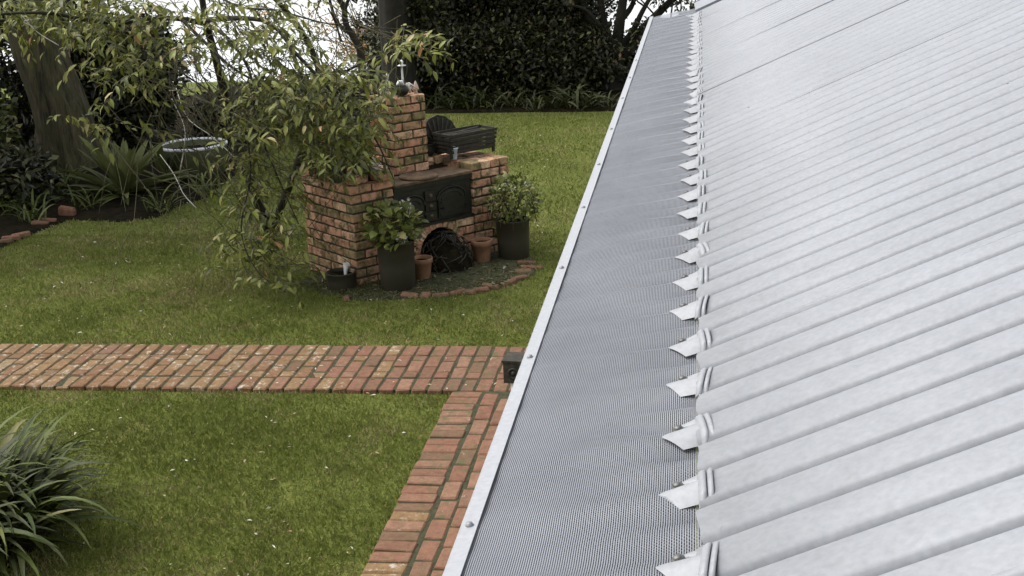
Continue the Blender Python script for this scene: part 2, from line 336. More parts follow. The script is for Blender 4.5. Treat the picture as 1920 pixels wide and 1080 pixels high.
# ------------------------------------------------------------------ house: roof, gutter guard, gutter
AL = math.radians(23.4); CA, SA = math.cos(AL), math.sin(AL); RZ = H-.586; PITCHC = .0762; YC = 1.223; AMP = .0090
house = thing('house', 'house with pale galvanised corrugated iron roof and mesh guard over its gutter', 'house', (1.5, 3.0, 0))
def hl(name, mb, mat, parent=None, smooth=False):            # part of the house, given in world coordinates
    mb.v = [(a-1.5, b-3.0, c) for a, b, c in mb.v] if parent is None else mb.v
    return mb.build(name, mat, parent or house, smooth)
def prof(Y):
    a = ((Y-YC)/PITCHC+.5) % 1.0*2-1; return -.0050*a*a-.0150*math.exp(-((1-abs(a))/.135)**2)
ROOF_END, ROOF_LEN = 6.66, 4.4
laps = [1.600+.762*k for k in range(-4, 7)]
for k, y0 in enumerate(laps):
    y1 = min(laps[k+1]+.055 if k+1 < len(laps) else ROOF_END, ROOF_END)
    if y1-y0 < .05: continue
    ny = int((y1-y0)/PITCHC*34); ns = 14; P = []; r = random.Random(k); ph = [r.uniform(0, 6) for _ in range(4)]
    for i in range(ny+1):
        Y = y0+(y1-y0)*i/ny; row = []
        lift = .0006*math.exp(-(Y-y0)/.05)+.0004
        flat = 1-.15*math.exp(-((Y-y0-.05)/.035)**2)
        for j in range(ns+1):
            s = ROOF_LEN*j/ns-(.002*math.sin(Y*70+ph[0]) if j == 0 else 0)
            wob = .0010*math.sin(s*2.1+Y*3+ph[1])+.0008*math.sin(s*5.3+ph[2]+Y*9)
            h = prof(Y)*flat+lift+wob
            row.append((s*CA-h*SA, Y, RZ+s*SA+h*CA))
        P.append(row)
    b = MB().grid(P); o = hl('roof_sheet', b, M['galv'], None, True)
    sm = o.modifiers.new('thickness', 'SOLIDIFY'); sm.thickness = .0009; sm.offset = -1
rx, rz_ = ROOF_LEN*CA, RZ+ROOF_LEN*SA
hl('ridge_cap', MB().add([(rx-.16, -1.5, rz_-.16*SA/CA+.012), (rx-.02, -1.5, rz_+.018), (rx+.02, -1.5, rz_+.018), (rx+.16, -1.5, rz_-.06), (rx-.16, ROOF_END+.05, rz_-.16*SA/CA+.012), (rx-.02, ROOF_END+.05, rz_+.018), (rx+.02, ROOF_END+.05, rz_+.018), (rx+.16, ROOF_END+.05, rz_-.06)], [(0, 1, 5, 4), (1, 2, 6, 5), (2, 3, 7, 6)]), M['galv'])
hl('rear_roof_slope', MB().add([(rx+.01, -1.4, rz_-.01), (rx+4.2, -1.4, rz_-1.85), (rx+4.2, ROOF_END, rz_-1.85), (rx+.01, ROOF_END, rz_-.01)], [(0, 1, 2, 3)]), M['galv'])
# barge flashing along the far end: two folded strips beyond a narrow gap
def slope_strip(y0, y1, h0, h1, name, s0=-.01):
    b = MB(); s1 = ROOF_LEN
    pt = lambda s, Y, h: (s*CA-h*SA, Y, RZ+s*SA+h*CA)
    b.add([pt(s0, y0, h0), pt(s1, y0, h0), pt(s1, y1, h1), pt(s0, y1, h1), pt(s0, y1, h1-.12), pt(s1, y1, h1-.12), pt(s0, y0, h0-.02), pt(s1, y0, h0-.02)], [(0, 1, 2, 3), (3, 2, 5, 4), (0, 6, 7, 1)])
    return hl(name, b, M['galv'])
slope_strip(6.76, 6.98, .004, .022, 'barge_flashing'); slope_strip(6.984, 7.22, .024, .008, 'barge_flashing')
# walls, fascia, soffit, gutter
hl('wall', MB().box(.35, 8.0, -1.3, 6.75, 0, RZ-.2), M['wall'])
gab = MB().add([(.35, 6.70, RZ-.2), (rx, 6.70, rz_-.12), (8.0, 6.70, RZ-.2)], [(0, 1, 2)]); hl('gable', gab, M['wall'])
hl('fascia', MB().box(.0, .022, -1.4, 6.95, RZ-.21, RZ-.05), M['wall']); hl('soffit', MB().box(.023, .349, -1.4, 6.95, RZ-.21, RZ-.195), M['wall'])
GX, GZ = -.2505, RZ-.0535; GY0, GY1 = -1.4, 7.02
gut = MB()
sec = [(-.004, GZ-.005), (-.004, GZ-.11), (-.19, GZ-.13), (-.235, GZ-.09), (-.243, GZ-.004)]
gut.grid([[(a, yy, c) for a, c in sec] for yy in (GY0, GY1)]); ng = len(gut.v)
gut.add([(a, GY1, c) for a, c in sec], [tuple(range(len(sec)))]); gutter = hl('gutter', gut, M['galv'])
hl('leaf_debris', MB().grid([[(-.010, yy, GZ-.096), (-.19, yy, GZ-.118), (-.226, yy, GZ-.095), (-.2385, yy, GZ-.012)] for yy in np.linspace(GY0, GY1-.01, 3)]), M['joint'])
# guard mesh: pushed into waves by the corrugations, flattening out toward the front strip
TB = math.tan(math.radians(11.6))
def guard_z(x, Y):
    q = max(0., (x+.235)/.235); base = RZ-.004+x*TB
    am = .0080*(.06+.94*min(1, q)**3.0)
    half = .0022*math.cos(PI*(Y-YC)/PITCHC)*q*(1-q)*4
    return base+am*(math.cos(2*PI*(Y-YC)/PITCHC)-1)+half+.0009*math.sin(Y*7+x*20)+.0005*math.sin(Y*23+x*55)
gx = list(np.linspace(-.238, -.06, 10))+list(np.linspace(-.05, .02, 8))
for lay_ in range(2):
    ys = np.arange(.55, 7.0, PITCHC/9); P = [[(a, yy, guard_z(a, yy)-lay_*.0011) for a in gx] for yy in ys]
    b = MB().grid(P); me_o = hl('gutter_guard_mesh', b, M['guard'], None, True)
    uvl = me_o.data.uv_layers.new(name='UV'); vi = np.zeros(len(me_o.data.loops), np.int32); me_o.data.loops.foreach_get('vertex_index', vi)
    xy = np.array([(a, bb) for a, bb, c in b.v])[vi]; uvl.data.foreach_set('uv', xy.astype(np.float32).ravel())
# front strip with screws
sb = MB(); w_ = .0195
sb.add([(GX, GY0, GZ-.016), (GX, GY0, GZ+.001), (GX+.002, GY0, GZ+.003), (GX+w_, GY0, GZ+.0055), (GX+w_, GY0, GZ+.0035)]+[(GX, GY1, GZ-.016), (GX, GY1, GZ+.001), (GX+.002, GY1, GZ+.003), (GX+w_, GY1, GZ+.0055), (GX+w_, GY1, GZ+.0035)],
       [(i, i+1, 6+i, 5+i) for i in range(4)]+[(5, 6, 7, 8, 9)])
fs = hl('gutter_strip', sb, M['trim'])
scr = MB().lathe([(.0046, 0), (.0046, .0011), (.0036, .0019), (.0034, .0034), (.0002, .0040)], 12).mesh('strip_screw', M['screw_pale'], True)
for px, py in ((880, 992), (993, 675), (1051, 507), (1093, 393), (1123, 312), (1147, 245), (1166, 187), (1180, 148), (1192, 115)):
    d = ray(px, py); Y = d[1]*((GZ-H)/d[2]); link('screw', scr, fs, (GX+w_*.55-1.5, Y-3.0, GZ+.0042))
# saddle clips on every second corrugation
def saddle_mesh():
    b = MB(); P = []; nt_ = 12; nsn = 7
    for i in range(nt_+1):
        t = -1+2*i/nt_; Y = t*.025; L = .042*(1-.52*max(0., abs(t)-.05)/.95); row = []
        for j in range(nsn+1):
            s = j/nsn; xx = .001-s*L
            h = -.0145*abs(t)**1.5*(1-.12*s)+.0042
            row.append((xx, Y, xx*.36+h))
        P.append(row)
    b.grid(P); return b.mesh('saddle_plate', M['galv_clip'], True)
def band_mesh(x0, x1, hh, nm):
    b = MB(); P = []
    for i in range(15):
        t = -1+2*i/14; Y = t*.035; h = prof(YC+Y)+.0012
        P.append([(x0, Y, x0*SA/CA+h+.001), (x0+.0006, Y, x0*SA/CA+h+hh), ((x0+x1)/2, Y, (x0+x1)/2*SA/CA+h+hh+.0012), (x1-.0006, Y, x1*SA/CA+h+hh), (x1, Y, x1*SA/CA+h+.001)])
    return b.grid(P).mesh(nm, M['galv_clip'], True)
SADDLE = saddle_mesh(); BAND = band_mesh(.000, .0085, .0034, 'saddle_band'); BAND2 = band_mesh(.0095, .0155, .0022, 'saddle_band_thin')
cap = MB()
for i in range(7):
    a = PI*i/6
capP = [[(-.018+.030*q, .024+.009*math.cos(a)*(1-.75*(1-q)**2), .0055*math.sin(a)*(.25+.75*q)-.0048+(-.018+.030*q)*TB*1.4) for a in np.linspace(0, PI, 9)] for q in np.linspace(0, 1, 6)]
CAP = cap.grid(capP).mesh('saddle_cap', M['galv_clip'], True)
SCR2 = MB().lathe([(.0072, 0), (.0068, .0012), (.0042, .0016), (.0040, .0046), (.0030, .0054), (.0002, .0056)], 10).mesh('roofing_screw', M['screw'], True)
k = -2
while True:
    Y = YC+.1524*k; k += 1
    if Y > 6.6: break
    r = random.Random(k*13); sadd = link('saddle_clip', SADDLE, house, (r.gauss(0, .002)-1.5, Y-3.0+r.gauss(0, .002), RZ+.0015), (r.gauss(0, .035), r.gauss(0, .018), r.gauss(0, .08)))
    if Y > 3.2 and r.random() < .2: sadd.scale = (.75, 1, 1)
    link('band', BAND, sadd); link('band', BAND2, sadd); link('cap', CAP, sadd)
    link('screw', SCR2, sadd, (-.021, .0120, -.0075), (.3, -.3, 0))
# ------------------------------------------------------------------ brick barbecue (local frame: x along the front, y into it)
TH = math.radians(47); O = np.array([-3.11, 11.17, 0.0]); CTH, STH = math.cos(TH), math.sin(TH)
def loc2w(x, y, z): return (O[0]+CTH*x-STH*y, O[1]+STH*x+CTH*y, z)
bbq = thing('brick_barbecue', 'red brick barbecue with square chimney, arched fire hole and two side piers', 'barbecue', O, TH)
CH = .0868
def wbrick(cx, cy, cz, L, along_x, depth=BW):
    return lay(bbq, WB, cx, cy, cz, L, depth, 0 if along_x else PI/2, .93, .008)
def row(x0, x1, fn, off):
    """one course of bricks from x0 to x1, first brick offset"""
    a = x0; first = True
    while a < x1-.012:
        L = (off if (first and off) else BL); first = False; e = min(a+L, x1)
        if x1-e < .05: e = x1
        fn((a+e)/2, e-a-.014); a = e+.0005
def pier(x0, x1, y0, y1, z0, n, front=True, left=True, right=False, back=False, ch=CH):
    for c in range(n):
        z = z0+ch*(c+.5); od = c % 2
        if front: row(x0+(0 if not od or not left else BW+.001), x1, lambda m_, L: wbrick(m_, y0+BW/2, z, L, True), 0 if left or not od else .115)
        if left: row(y0+(BW+.004 if not od else 0), y1, lambda m_, L: wbrick(x0+BW/2, m_, z, L, False), 0)
        if right: row(y0+(BW+.004), y1, lambda m_, L: wbrick(x1-BW/2, m_, z, L, False), 0 if od else .115)
        if back: row(x0+BW+.004, x1-BW-.004, lambda m_, L: wbrick(m_, y1-BW/2, z, L, True), 0)
    i = .012
    MB().box(x0+i, x1-i, y0+i, y1-i, max(0, z0-.0), z0+ch*n-.012).build('mortar_core', M['mortar'], bbq)
pier(0, .466, 0, .88, 0, 11)
# loose bricks on top of the left pier
for lx, ly, an in ((.13, .09, .2), (.36, .06, 1.45), (.41, .07, 1.6), (.06, .50, 1.5), (.07, .74, 1.6), (.30, .82, .1)): lay(bbq, WB, lx, ly, 11*CH+.036, BL*.8, BW, an, 1, .03)
pier(1.388, 1.85, 0, .88, 0, 10, True, True, True)
for i, xx in enumerate((1.445, 1.56, 1.675, 1.79)): lay(bbq, WB, xx, BL/2, 10*CH+CH/2, BL, BW, PI/2, 1, .012)
for i, yy in enumerate((.30, .42, .54, .66, .78)): lay(bbq, WB, 1.50, yy, 10*CH+CH/2-.005, BL, BW, 0, .9, .012); lay(bbq, WB, 1.735, yy, 10*CH+CH/2-.005, BL, BW, 0, .9, .012)
# wall under the stove, arch over the fire hole (opening x .72..1.18)
AX, AW, AS = .955, .235, .16
for c in range(5):
    z = CH*(c+.5)
    for (a, b_) in ((.466, 1.388),):
        def fn(mx, L):
            l, r_ = mx-L/2, mx+L/2
            hw = AW if z < AS else (math.sqrt(max(0, AW**2-(z-AS)**2)) if z-AS < AW else 0)
            if hw > 0:
                hw += .055 if z > AS else 0
                for (l2, r2) in ((l, min(r_, AX-hw)), (max(l, AX+hw), r_)):
                    if r2-l2 > .03: wbrick((l2+r2)/2, BW/2, z, r2-l2, True)
            else: wbrick(mx, BW/2, z, L, True)
        row(a+.004, b_-.004, fn, .115 if c % 2 else 0)
for i in range(11):                       # voussoirs
    a = PI*(i+.5)/11; o = lay(bbq, WB, AX-math.cos(a)*(AW+.028), BW/2-.004, AS+math.sin(a)*(AW+.028), .072, BW*.98, 0, .86, .0); o.rotation_euler = (0, -a+PI, 0) if False else (0, a-PI/2, 0)
mc = MB().box(.48, AX-AW-.01, .014, .86, 0, .425); mc.box(AX+AW+.01, 1.376, .014, .86, 0, .425); mc.box(.48, 1.376, .80, .866, 0.001, .424); mc.box(AX-AW-.008, AX+AW+.008, .02, .79, AS+AW+.003, .424); mc.build('mortar_core', M['mortar'], bbq)
# raised brick back behind the stove, then the chimney
MB().box(.47, 1.384, .47, .86, .426, .905).build('mortar_core', M['mortar'], bbq)
for i, xx in enumerate(np.arange(1.20, 1.38, .115)): lay(bbq, WB, xx, .55, .945, BL, BW, PI/2, 1, .02)
pier(.735, 1.132, .35, .75, .885, 9, True, True, True, True, .0832)
# ------------------------------------------------------------------ cast-iron stove set into the barbecue
def local_thing(name, label, cat, x, y, z, rz=0, group=None): return thing(name, label, cat, loc2w(x, y, z), TH+rz, group)
st = local_thing('stove', 'black cast iron stove with two arched doors set between the brick piers', 'stove', .472, .0, .436)
MB().box(.004, .908, .03, .34, .004, .40).build('body', M['iron'], st)
MB().box(-.002, .912, .004, .029, .38, .425).build('front_rail', M['iron'], st)
MB().box(-.002, .912, -.015, .345, .427, .449).build('hotplate', M['iron_rust'], st)
fr = MB().lathe([(.185, 0), (.19, .012), (.17, .026), (.05, .030), (.02, .045), (.001, .047)], 28, (.38, .15, .449)); fr.build('hotplate_lid', M['iron_rust'], st, True)
def arch_door(xa, xb, za, zs):
    b = MB(); cx = (xa+xb)/2; r = (xb-xa)/2; pts = [(xa, za), (xb, za)]+[(cx+r*math.cos(a), zs+r*.62*math.sin(a)) for a in np.linspace(0, PI, 15)]
    n = len(pts); b.add([(x_, .012, z_) for x_, z_ in pts]+[(x_, .029, z_) for x_, z_ in pts], [tuple(range(n))]+[(i, n+i, n+(i+1) % n, (i+1) % n) for i in range(n)])
    d = b.build('door', M['iron'], st)
    rim = [(cx+(r+.014)*math.cos(a), .012, zs+(r*.62+.018)*math.sin(a)) for a in np.linspace(0, PI, 17)]
    MB().tube(rim, .0085, 6).build('rim', M['iron'], d, True)
    rim2 = [(cx+(r-.04)*math.cos(a), .010, zs+(r-.04)*.62*math.sin(a)) for a in np.linspace(.05, PI-.05, 15)]
    MB().tube(rim2, .006, 6).build('inner_rim', M['iron'], d, True)
    MB().box(xa+.02, xb-.02, .004, .0118, za+.01, za+.045).build('lower_rail', M['iron'], d)
    for hz in (za+.06, zs-.01): MB().box(xb+.002, xb+.022, .004, .026, hz, hz+.03).build('hinge', M['iron'], d)
    MB().tube([(xa+.03, .012, zs-.08), (xa+.03, -.022, zs-.08), (xa+.03, -.022, zs-.02), (xa+.03, .012, zs-.02)], .006, 6).build('handle', M['iron'], d, True)
arch_door(.06, .325, .045, .215); arch_door(.50, .815, .045, .215)
for z0, z1 in ((.04, .125), (.14, .215), (.23, .33)):
    d = MB().box(.350, .470, .010, .0295, z0, z1).build('flue_door', M['iron'], st)
    MB().lathe([(.022, 0), (.022, .006), (.013, .010), (.010, .014), (.001, .016)], 12).build('knob', M['iron_rust'], d, True)
    kn = d.children[0]; kn.location = (.41, .0095, (z0+z1)/2); kn.rotation_euler = (PI/2, 0, 0)
MB().box(0, .91, -.010, .0295, .001, .022).build('plinth', M['iron'], st)
# ------------------------------------------------------------------ pots and plants by the barbecue
def pot_mesh(r0, r1, h, rim=.0, rimh=.03, wall=.012, soil=.03):
    pr = [(r0*.96, 0), (r0, .008)]
    if rim: pr += [(r1-rim, h-rimh), (r1, h-rimh+.004), (r1+.003, h-.004), (r1, h)]
    else: pr += [(r0+(r1-r0)*.5, h*.5), (r1, h-.012), (r1+.004, h-.008), (r1+.004, h-.002), (r1, h)]
    pr += [(r1-wall, h), (r1-wall-.002, h-.01), (r1-wall-.004-rim, h-soil)]
    return pr
def leaf_cloud(n, centre, rad, size, cols, probs=None, up=.35, out=.8, width=.6, shell=.35):
    d = unit(rng.normal(size=(n, 3))); r = rng.uniform(shell, 1, (n, 1))**.6
    P = np.array(centre)+d*r*np.array(rad)
    D = unit(d*out+np.array([0, 0, up])+rng.normal(size=(n, 3))*.55)
    Nn = unit(d*.5+np.array([0, 0, 1.0])+rng.normal(size=(n, 3))*.4)
    L = size*rng.uniform(.6, 1.3, n); return P, D, Nn, L, L*width, pick(cols, n, probs)
GR = [(.085, .105, .02), (.14, .16, .036), (.20, .215, .06), (.055, .068, .015), (.34, .30, .12)]
def potted(name, label, px, py, r0, r1, h, mat, rim=0, rimh=.03, plant=None, group=None, cat='pot', ground=True, loc=None):
    w = gnd(px, py) if loc is None else np.array(loc)
    if loc is None: w = w+np.array([0, r1, 0])*.95
    t = thing(name, label, cat, w, random.uniform(0, 6), group)
    MB().lathe(pot_mesh(r0, r1, h, rim, rimh), 28, (0, 0, 0)).build('pot', mat, t, True)
    MB().lathe([(.001, h-.034), (r1-.014-rim, h-.036)], 20, capb=False).build('potting_soil', M['soil'], t)
    return t, w
t, w = potted('tall_planter', 'tall black cylinder planter of round-leaved geranium before the left brick pier', 740, 552, .158, .172, .46, M['black_pot'])
geo = leaf_cloud(330, (-.02, 0, .60), (.27, .27, .21), .08, GR, [.25, .3, .25, .12, .08], .3, .7, .95)
link('foliage', leaf_mesh('geranium_leaves', *geo[:3], geo[3], geo[4], geo[5], M['leaf']), t)
stm = MB()
for i in range(14):
    a = random.uniform(0, 6.28); r = random.uniform(.1, .2); stm.tube(spline([(0.02*math.cos(a), .02*math.sin(a), .43), (r*.6*math.cos(a), r*.6*math.sin(a), .56), (r*math.cos(a), r*math.sin(a), .66+random.uniform(0, .18))], 5), .005, 5)
stm.build('stems', M['twig'], t, True)
fl = leaf_cloud(26, (.05, -.15, .52), (.05, .05, .04), .035, [(.62, .62, .66), (.7, .68, .72)], None, .3, 1, .7); link('flower', leaf_mesh('pale_flower', *fl, M['leaf']), t)
fl = leaf_cloud(16, (.12, -.02, .80), (.04, .04, .05), .035, [(.55, .5, .45), (.7, .7, .7)], None, .3, 1, .5); link('flower', leaf_mesh('pale_flower', *fl, M['leaf']), t)
t, w = potted('dark_planter', 'dark planter of trailing small-leaved plant before the right brick pier', 960, 492, .150, .165, .40, M['black_pot'])
geo = leaf_cloud(720, (-.03, 0, .60), (.25, .25, .25), .055, GR, [.3, .25, .2, .17, .08], .2, .8, .6); link('foliage', leaf_mesh('trailing_leaves', *geo, M['leaf']), t)
geo = leaf_cloud(110, (.17, -.07, .30), (.07, .07, .16), .05, GR, None, -.2, .8, .5); link('trailing_foliage', leaf_mesh('trailing_leaves', *geo, M['leaf']), t)
stm = MB()
for i in range(16):
    a = random.uniform(0, 6.28); stm.tube(spline([(0, 0, .38), (.1*math.cos(a), .1*math.sin(a), .6), (.2*math.cos(a), .2*math.sin(a), .66), (.26*math.cos(a), .26*math.sin(a), .40+random.uniform(-.1, .1))], 7), .004, 5)
stm.build('stems', M['twig'], t, True)
for q in range(7):
    a = random.uniform(0, 6.28); fl = leaf_cloud(7, (.17*math.cos(a), .17*math.sin(a), .58+random.uniform(-.05, .18)), (.015,)*3, .022, [(.55, .5, .42), (.62, .62, .6)], None, .3, 1, .9); link('flower', leaf_mesh('small_pale_flower', *fl, M['leaf']), t)
potted('terracotta_pot', 'empty terracotta pot beside the tall black geranium planter', 789, 531, .072, .103, .22, M['terracotta'], .010, .05, group='empty terracotta pots')
potted('terracotta_pot', 'empty terracotta pot between the fire hole and the right dark planter', 902, 498, .072, .106, .235, M['terracotta'], .010, .055, group='empty terracotta pots')
t, w = potted('low_black_pot', 'low wide black pot holding a broken white ceramic piece at the pier corner', 635, 550, .13, .14, .17, M['black_pot'])
wp = [[(.03+.028*math.cos(a)*(1-.6*q), -.06+.012*math.sin(a)+.02*q, .12+.13*(1-q)) for a in np.linspace(0, 5.2, 10)] for q in np.linspace(0, 1, 6)]
sh = MB().grid(wp).mesh('white_shard', M['white'], True)
tag(link('ceramic_shard', sh, None, (w[0], w[1], w[2]+.02), (0, .1, .2)), 'curved white ceramic shard standing in the low black pot', 'shard')
# left pier: trough with flowering plant and a dark tray
t = local_thing('trough_planter', 'dark trough planter of leafy plant with white flowers on the left pier', 'planter', .17, .50, 11*CH-.002)
MB().box(-.14, .17, -.33, .33, .004, .12).build('trough', M['charred'], t)
geo = leaf_cloud(300, (.03, 0, .20), (.26, .36, .17), .10, GR, [.3, .3, .2, .15, .05], .2, .7, .4); link('foliage', leaf_mesh('trough_leaves', *geo, M['leaf']), t)
fl = leaf_cloud(40, (.26, -.34, .10), (.05, .05, .05), .05, [(.68, .68, .70), (.6, .55, .48)], None, .3, 1, .6); link('flower', leaf_mesh('white_flower', *fl, M['leaf']), t)
# heap of charred twigs spilling from the fire hole
t = local_thing('firewood_heap', 'domed heap of black charred twigs before the arched fire hole', 'firewood', .955, -.10, 0)
hp = [[(.24*math.sin(a)*math.cos(b), .27*math.sin(a)*math.sin(b)+.02, .305*math.cos(a)*(1+.08*math.sin(5*b+a*4))) for b in np.linspace(0, 2*PI, 25)] for a in np.linspace(.02, PI/2, 10)]
MB().grid(hp).build('ash_core', M['soil'], t, True)
for i in range(150):
    a = random.uniform(0, 2*PI); e = random.uniform(.1, 1.5); e2 = e+random.uniform(-.5, .5); a2 = a+random.uniform(-.7, .7); k_ = random.uniform(.88, 1.06)
    f_ = lambda e_, a_: np.array((.275*k_*math.sin(e_)*math.cos(a_), .31*k_*math.sin(e_)*math.sin(a_)+.02, max(.008, .35*k_*math.cos(e_))))
    MB().tube(spline([f_(e, a), f_((e+e2)/2, (a+a2)/2)*1.02, f_(min(e2, 1.5), a2)], 5), random.uniform(.0025, .007), 5).build('twig', M['charred'], t, True)
# right pier top: fan-shaped screen, rectangular basket, pail, bits of pot
t = local_thing('fan_screen', 'dark scalloped fan-shaped iron screen leaning beside the chimney', 'screen', 1.45, .62, .952)
def fan(nz, yo, sc):
    P = []
    for a in np.linspace(.32, PI-.32, 30):
        rr = .36*sc*(1+.028*abs(math.sin(a*9))); P.append((rr*math.cos(a)*.75, yo, .03+rr*math.sin(a)*1.0))
    return P
f0, f1 = fan(0, 0, 1), fan(0, .03, 1); nf = len(f0)
b = MB().add(f0+[(.10, 0, 0), (-.10, 0, 0)][::-1]+f1+[(.10, .03, 0), (-.10, .03, 0)][::-1], [tuple(range(nf+2))[::-1], tuple(range(nf+2, 2*nf+4))]+[(i, (i+1) % (nf+2), nf+2+(i+1) % (nf+2), nf+2+i) for i in range(nf+2)])
b.build('panel', M['charred'], t)
for i, a in enumerate(np.linspace(.38, PI-.38, 11)):
    MB().tube([(.04*math.cos(a), -.006, .03), (.345*math.cos(a)*.75, -.006, .03+.345*math.sin(a))], [.004, .009], 6).build('rib', M['charred'], t, True)
t = local_thing('wire_basket', 'long dark slatted basket on legs standing across the right pier', 'basket', 1.62, .40, .958)
for i, z in enumerate((.055, .095, .135, .175, .215)):
    e = .02*i/4; MB().box(-.27-e, .27+e, -.135-e, -.122-e, z, z+.030).build('slat', M['charred'], t); MB().box(-.27-e, .27+e, .122+e, .135+e, z, z+.030).build('slat', M['charred'], t)
    MB().box(-.27-e, -.257-e, -.121-e, .121+e, z+.001, z+.029).build('slat', M['charred'], t); MB().box(.257+e, .27+e, -.121-e, .121+e, z+.001, z+.029).build('slat', M['charred'], t)
MB().box(-.25, .25, -.115, .115, .045, .054).build('base', M['charred'], t)
for sx in (-1, 1):
    for sy in (-1, 1): MB().box(sx*.262-.012, sx*.262+.012, sy*.112-.012, sy*.112+.012, .001, .25).build('leg', M['charred'], t)
logs = MB()
for i in range(9): logs.tube([(-.22+random.uniform(-.02, .02), -.09+.022*i, .19+random.uniform(-.02, .05)), (.22, -.09+.022*i+random.uniform(-.02, .02), .20+random.uniform(-.02, .05))], .017, 7)
logs.build('kindling', M['charred'], t, True)
t = local_thing('small_pail', 'small blue-grey tapered pail on the brick ledge before the slatted basket', 'pail', 1.20, .40, .955)
MB().lathe([(.030, 0), (.031, .003), (.044, .10), (.050, .104), (.050, .118), (.046, .118), (.042, .10), (.030, .012)], 20).build('bucket', M['grey_pail'], t, True)
t.location = loc2w(1.395, .30, .955)
t2 = local_thing('iron_pot', 'squat black iron pot on the ledge behind the hotplate', 'pot', 1.20, .56, .99)
t2.location = loc2w(1.24, .545, .985); MB().lathe([(.06, 0), (.09, .03), (.10, .07), (.085, .11), (.094, .118), (.092, .124), (.078, .118)], 20).build('bowl', M['iron'], t2, True); MB().tube([(.09*math.cos(a), 0, .118+.07*math.sin(a)) for a in np.linspace(0, PI, 10)], .005, 6).build('handle', M['iron'], t2, True)
ts = local_thing('terracotta_shard', 'broken terracotta shard lying on the ledge by the iron pot', 'shard', 1.19, .40, .898)
MB().grid([[(.07*math.cos(a)+.0*q, .10*q, .05*math.sin(a)+.004) for a in np.linspace(.3, 2.6, 7)] for q in (0, .5, 1)]).build('shard', M['terracotta'], ts, True).modifiers.new('t', 'SOLIDIFY').thickness = .008
# ornaments on the chimney top
CT = .885+9*.0832
t = local_thing('white_finial', 'white cast metal finial with scrolls and disc standing on the chimney', 'finial', .985, .50, CT-.002)
MB().lathe([(.022, 0), (.024, .02), (.014, .05), (.012, .10), (.010, .16), (.009, .25), (.010, .262), (.040, .268), (.042, .274), (.012, .282), (.016, .295), (.017, .308), (.010, .322), (.001, .327)], 14).build('post', M['white'], t, True)
for s, h_, r_ in ((-1, .10, .055), (1, .07, .045)):
    pts = [(s*(.02+.09*q), -.02, h_*1.3*math.sin(PI*(.25+.75*q))*.9+.01) for q in np.linspace(0, 1, 6)]
    spi = [(s*(.055+(.038-.009*a/1.6)*math.cos(a)), -.035, .055+(.038-.009*a/1.6)*math.sin(a)) for a in np.linspace(.2, 6.0, 20)]
    MB().tube(pts, [.016, .018, .016, .013, .010, .006], 7).build('arm', M['white'], t, True); MB().tube(spi, .0095, 7).build('scroll', M['white'], t, True)
t = local_thing('white_bracket', 'tall white openwork bracket with flared top on the chimney corner', 'bracket', .79, .53, CT-.002)
for pts, r_ in (([(0, 0, 0), (.035, 0, .08), (.045, 0, .15), (.045, 0, .21)], [.018, .014, .010, .013]), ([(-.07, 0, .06), (-.02, 0, .07), (.02, 0, .10), (.04, 0, .17)], [.007, .017, .018, .008]), ([(.05, .0, .02), (.052, 0, .10), (.047, 0, .19)], .006), ([(-.02, 0, .0), (-.04, 0, .04), (-.02, 0, .09)], .011)):
    MB().tube(spline(pts, 8), list(np.interp(np.linspace(0, 1, 8), np.linspace(0, 1, len(pts)), r_ if isinstance(r_, list) else [r_]*len(pts))), 7).build('limb', M['white'], t, True)
t = local_thing('black_ball_pot', 'round black pot lying between the white ornaments on the chimney', 'pot', .90, .41, CT-.002)
MB().lathe([(.03, .001), (.062, .018), (.074, .05), (.066, .082), (.045, .098), (.050, .104), (.040, .104), (.035, .09)], 20).build('bowl', M['iron'], t, True)
t = local_thing('terracotta_finial', 'small pointed terracotta finial at the right corner of the chimney top', 'finial', 1.09, .44, CT-.002)
MB().lathe([(.018, 0), (.012, .018), (.016, .026), (.032, .040), (.030, .046), (.020, .078), (.008, .108), (.001, .122)], 12).build('spire', simple('pale_terracotta', (.38, .25, .16), (.55, .48, .40), 30, .8), t, True)
t = local_thing('tan_finial', 'leaning pale tan fluted ornament beside the white finial on the chimney', 'finial', 1.00, .45, CT-.002)
MB().tube([(0.03, 0, .012), (.015, 0, .05), (-.004, 0, .085), (-.010, 0, .11)], [.016, .021, .014, .004], 7).build('flute', simple('pale_tan', (.40, .30, .22), (.60, .55, .48), 30, .8), t, True)
# bed in front of the barbecue with an edging of half-buried bricks
bp = [gnd(x_, y_)[:2] for x_, y_ in ((560, 528), (605, 552), (680, 566), (760, 561), (830, 556), (900, 549), (960, 536), (1004, 515), (1008, 494), (985, 474))]
flat_poly('mulch_bed', [tuple(q) for q in bp]+[tuple(loc2w(2.0, .3, 0)[:2]), tuple(loc2w(1.2, .5, 0)[:2]), tuple(loc2w(.2, .7, 0)[:2])], .018, M['joint'], .012)
EB = [brick_mesh('edging_brick', .20, .10, .075, M['path_red'], 50+i, .012) for i in range(4)]
for i, (px, py, an, sc) in enumerate(((648, 563, .4, .35), (770, 556, .15, 1.0), (797, 556, .2, .55), (826, 556, -.1, .9), (858, 554, .1, .95), (882, 551, .5, .75), (905, 546, .35, .9), (921, 541, -.35, .95), (950, 534, .9, .9), (975, 525, .9, .9), (988, 513, .15, 1.0), (996, 504, .1, 1.1), (991, 496, .0, 1.0))):
    w = gnd(px, py); o = link('edging_brick', EB[i % 4], None, (w[0]+random.gauss(0, .015), w[1]+random.gauss(0, .02), .002), (random.uniform(-.25, .25), random.uniform(-.12, .12), an+random.gauss(0, .2)), (sc*random.uniform(.75, 1), random.uniform(.6, 1), .9))
    tag(o, 'half-buried red brick in the curved edging of the barbecue bed', 'brick', 'edging bricks round the barbecue bed')
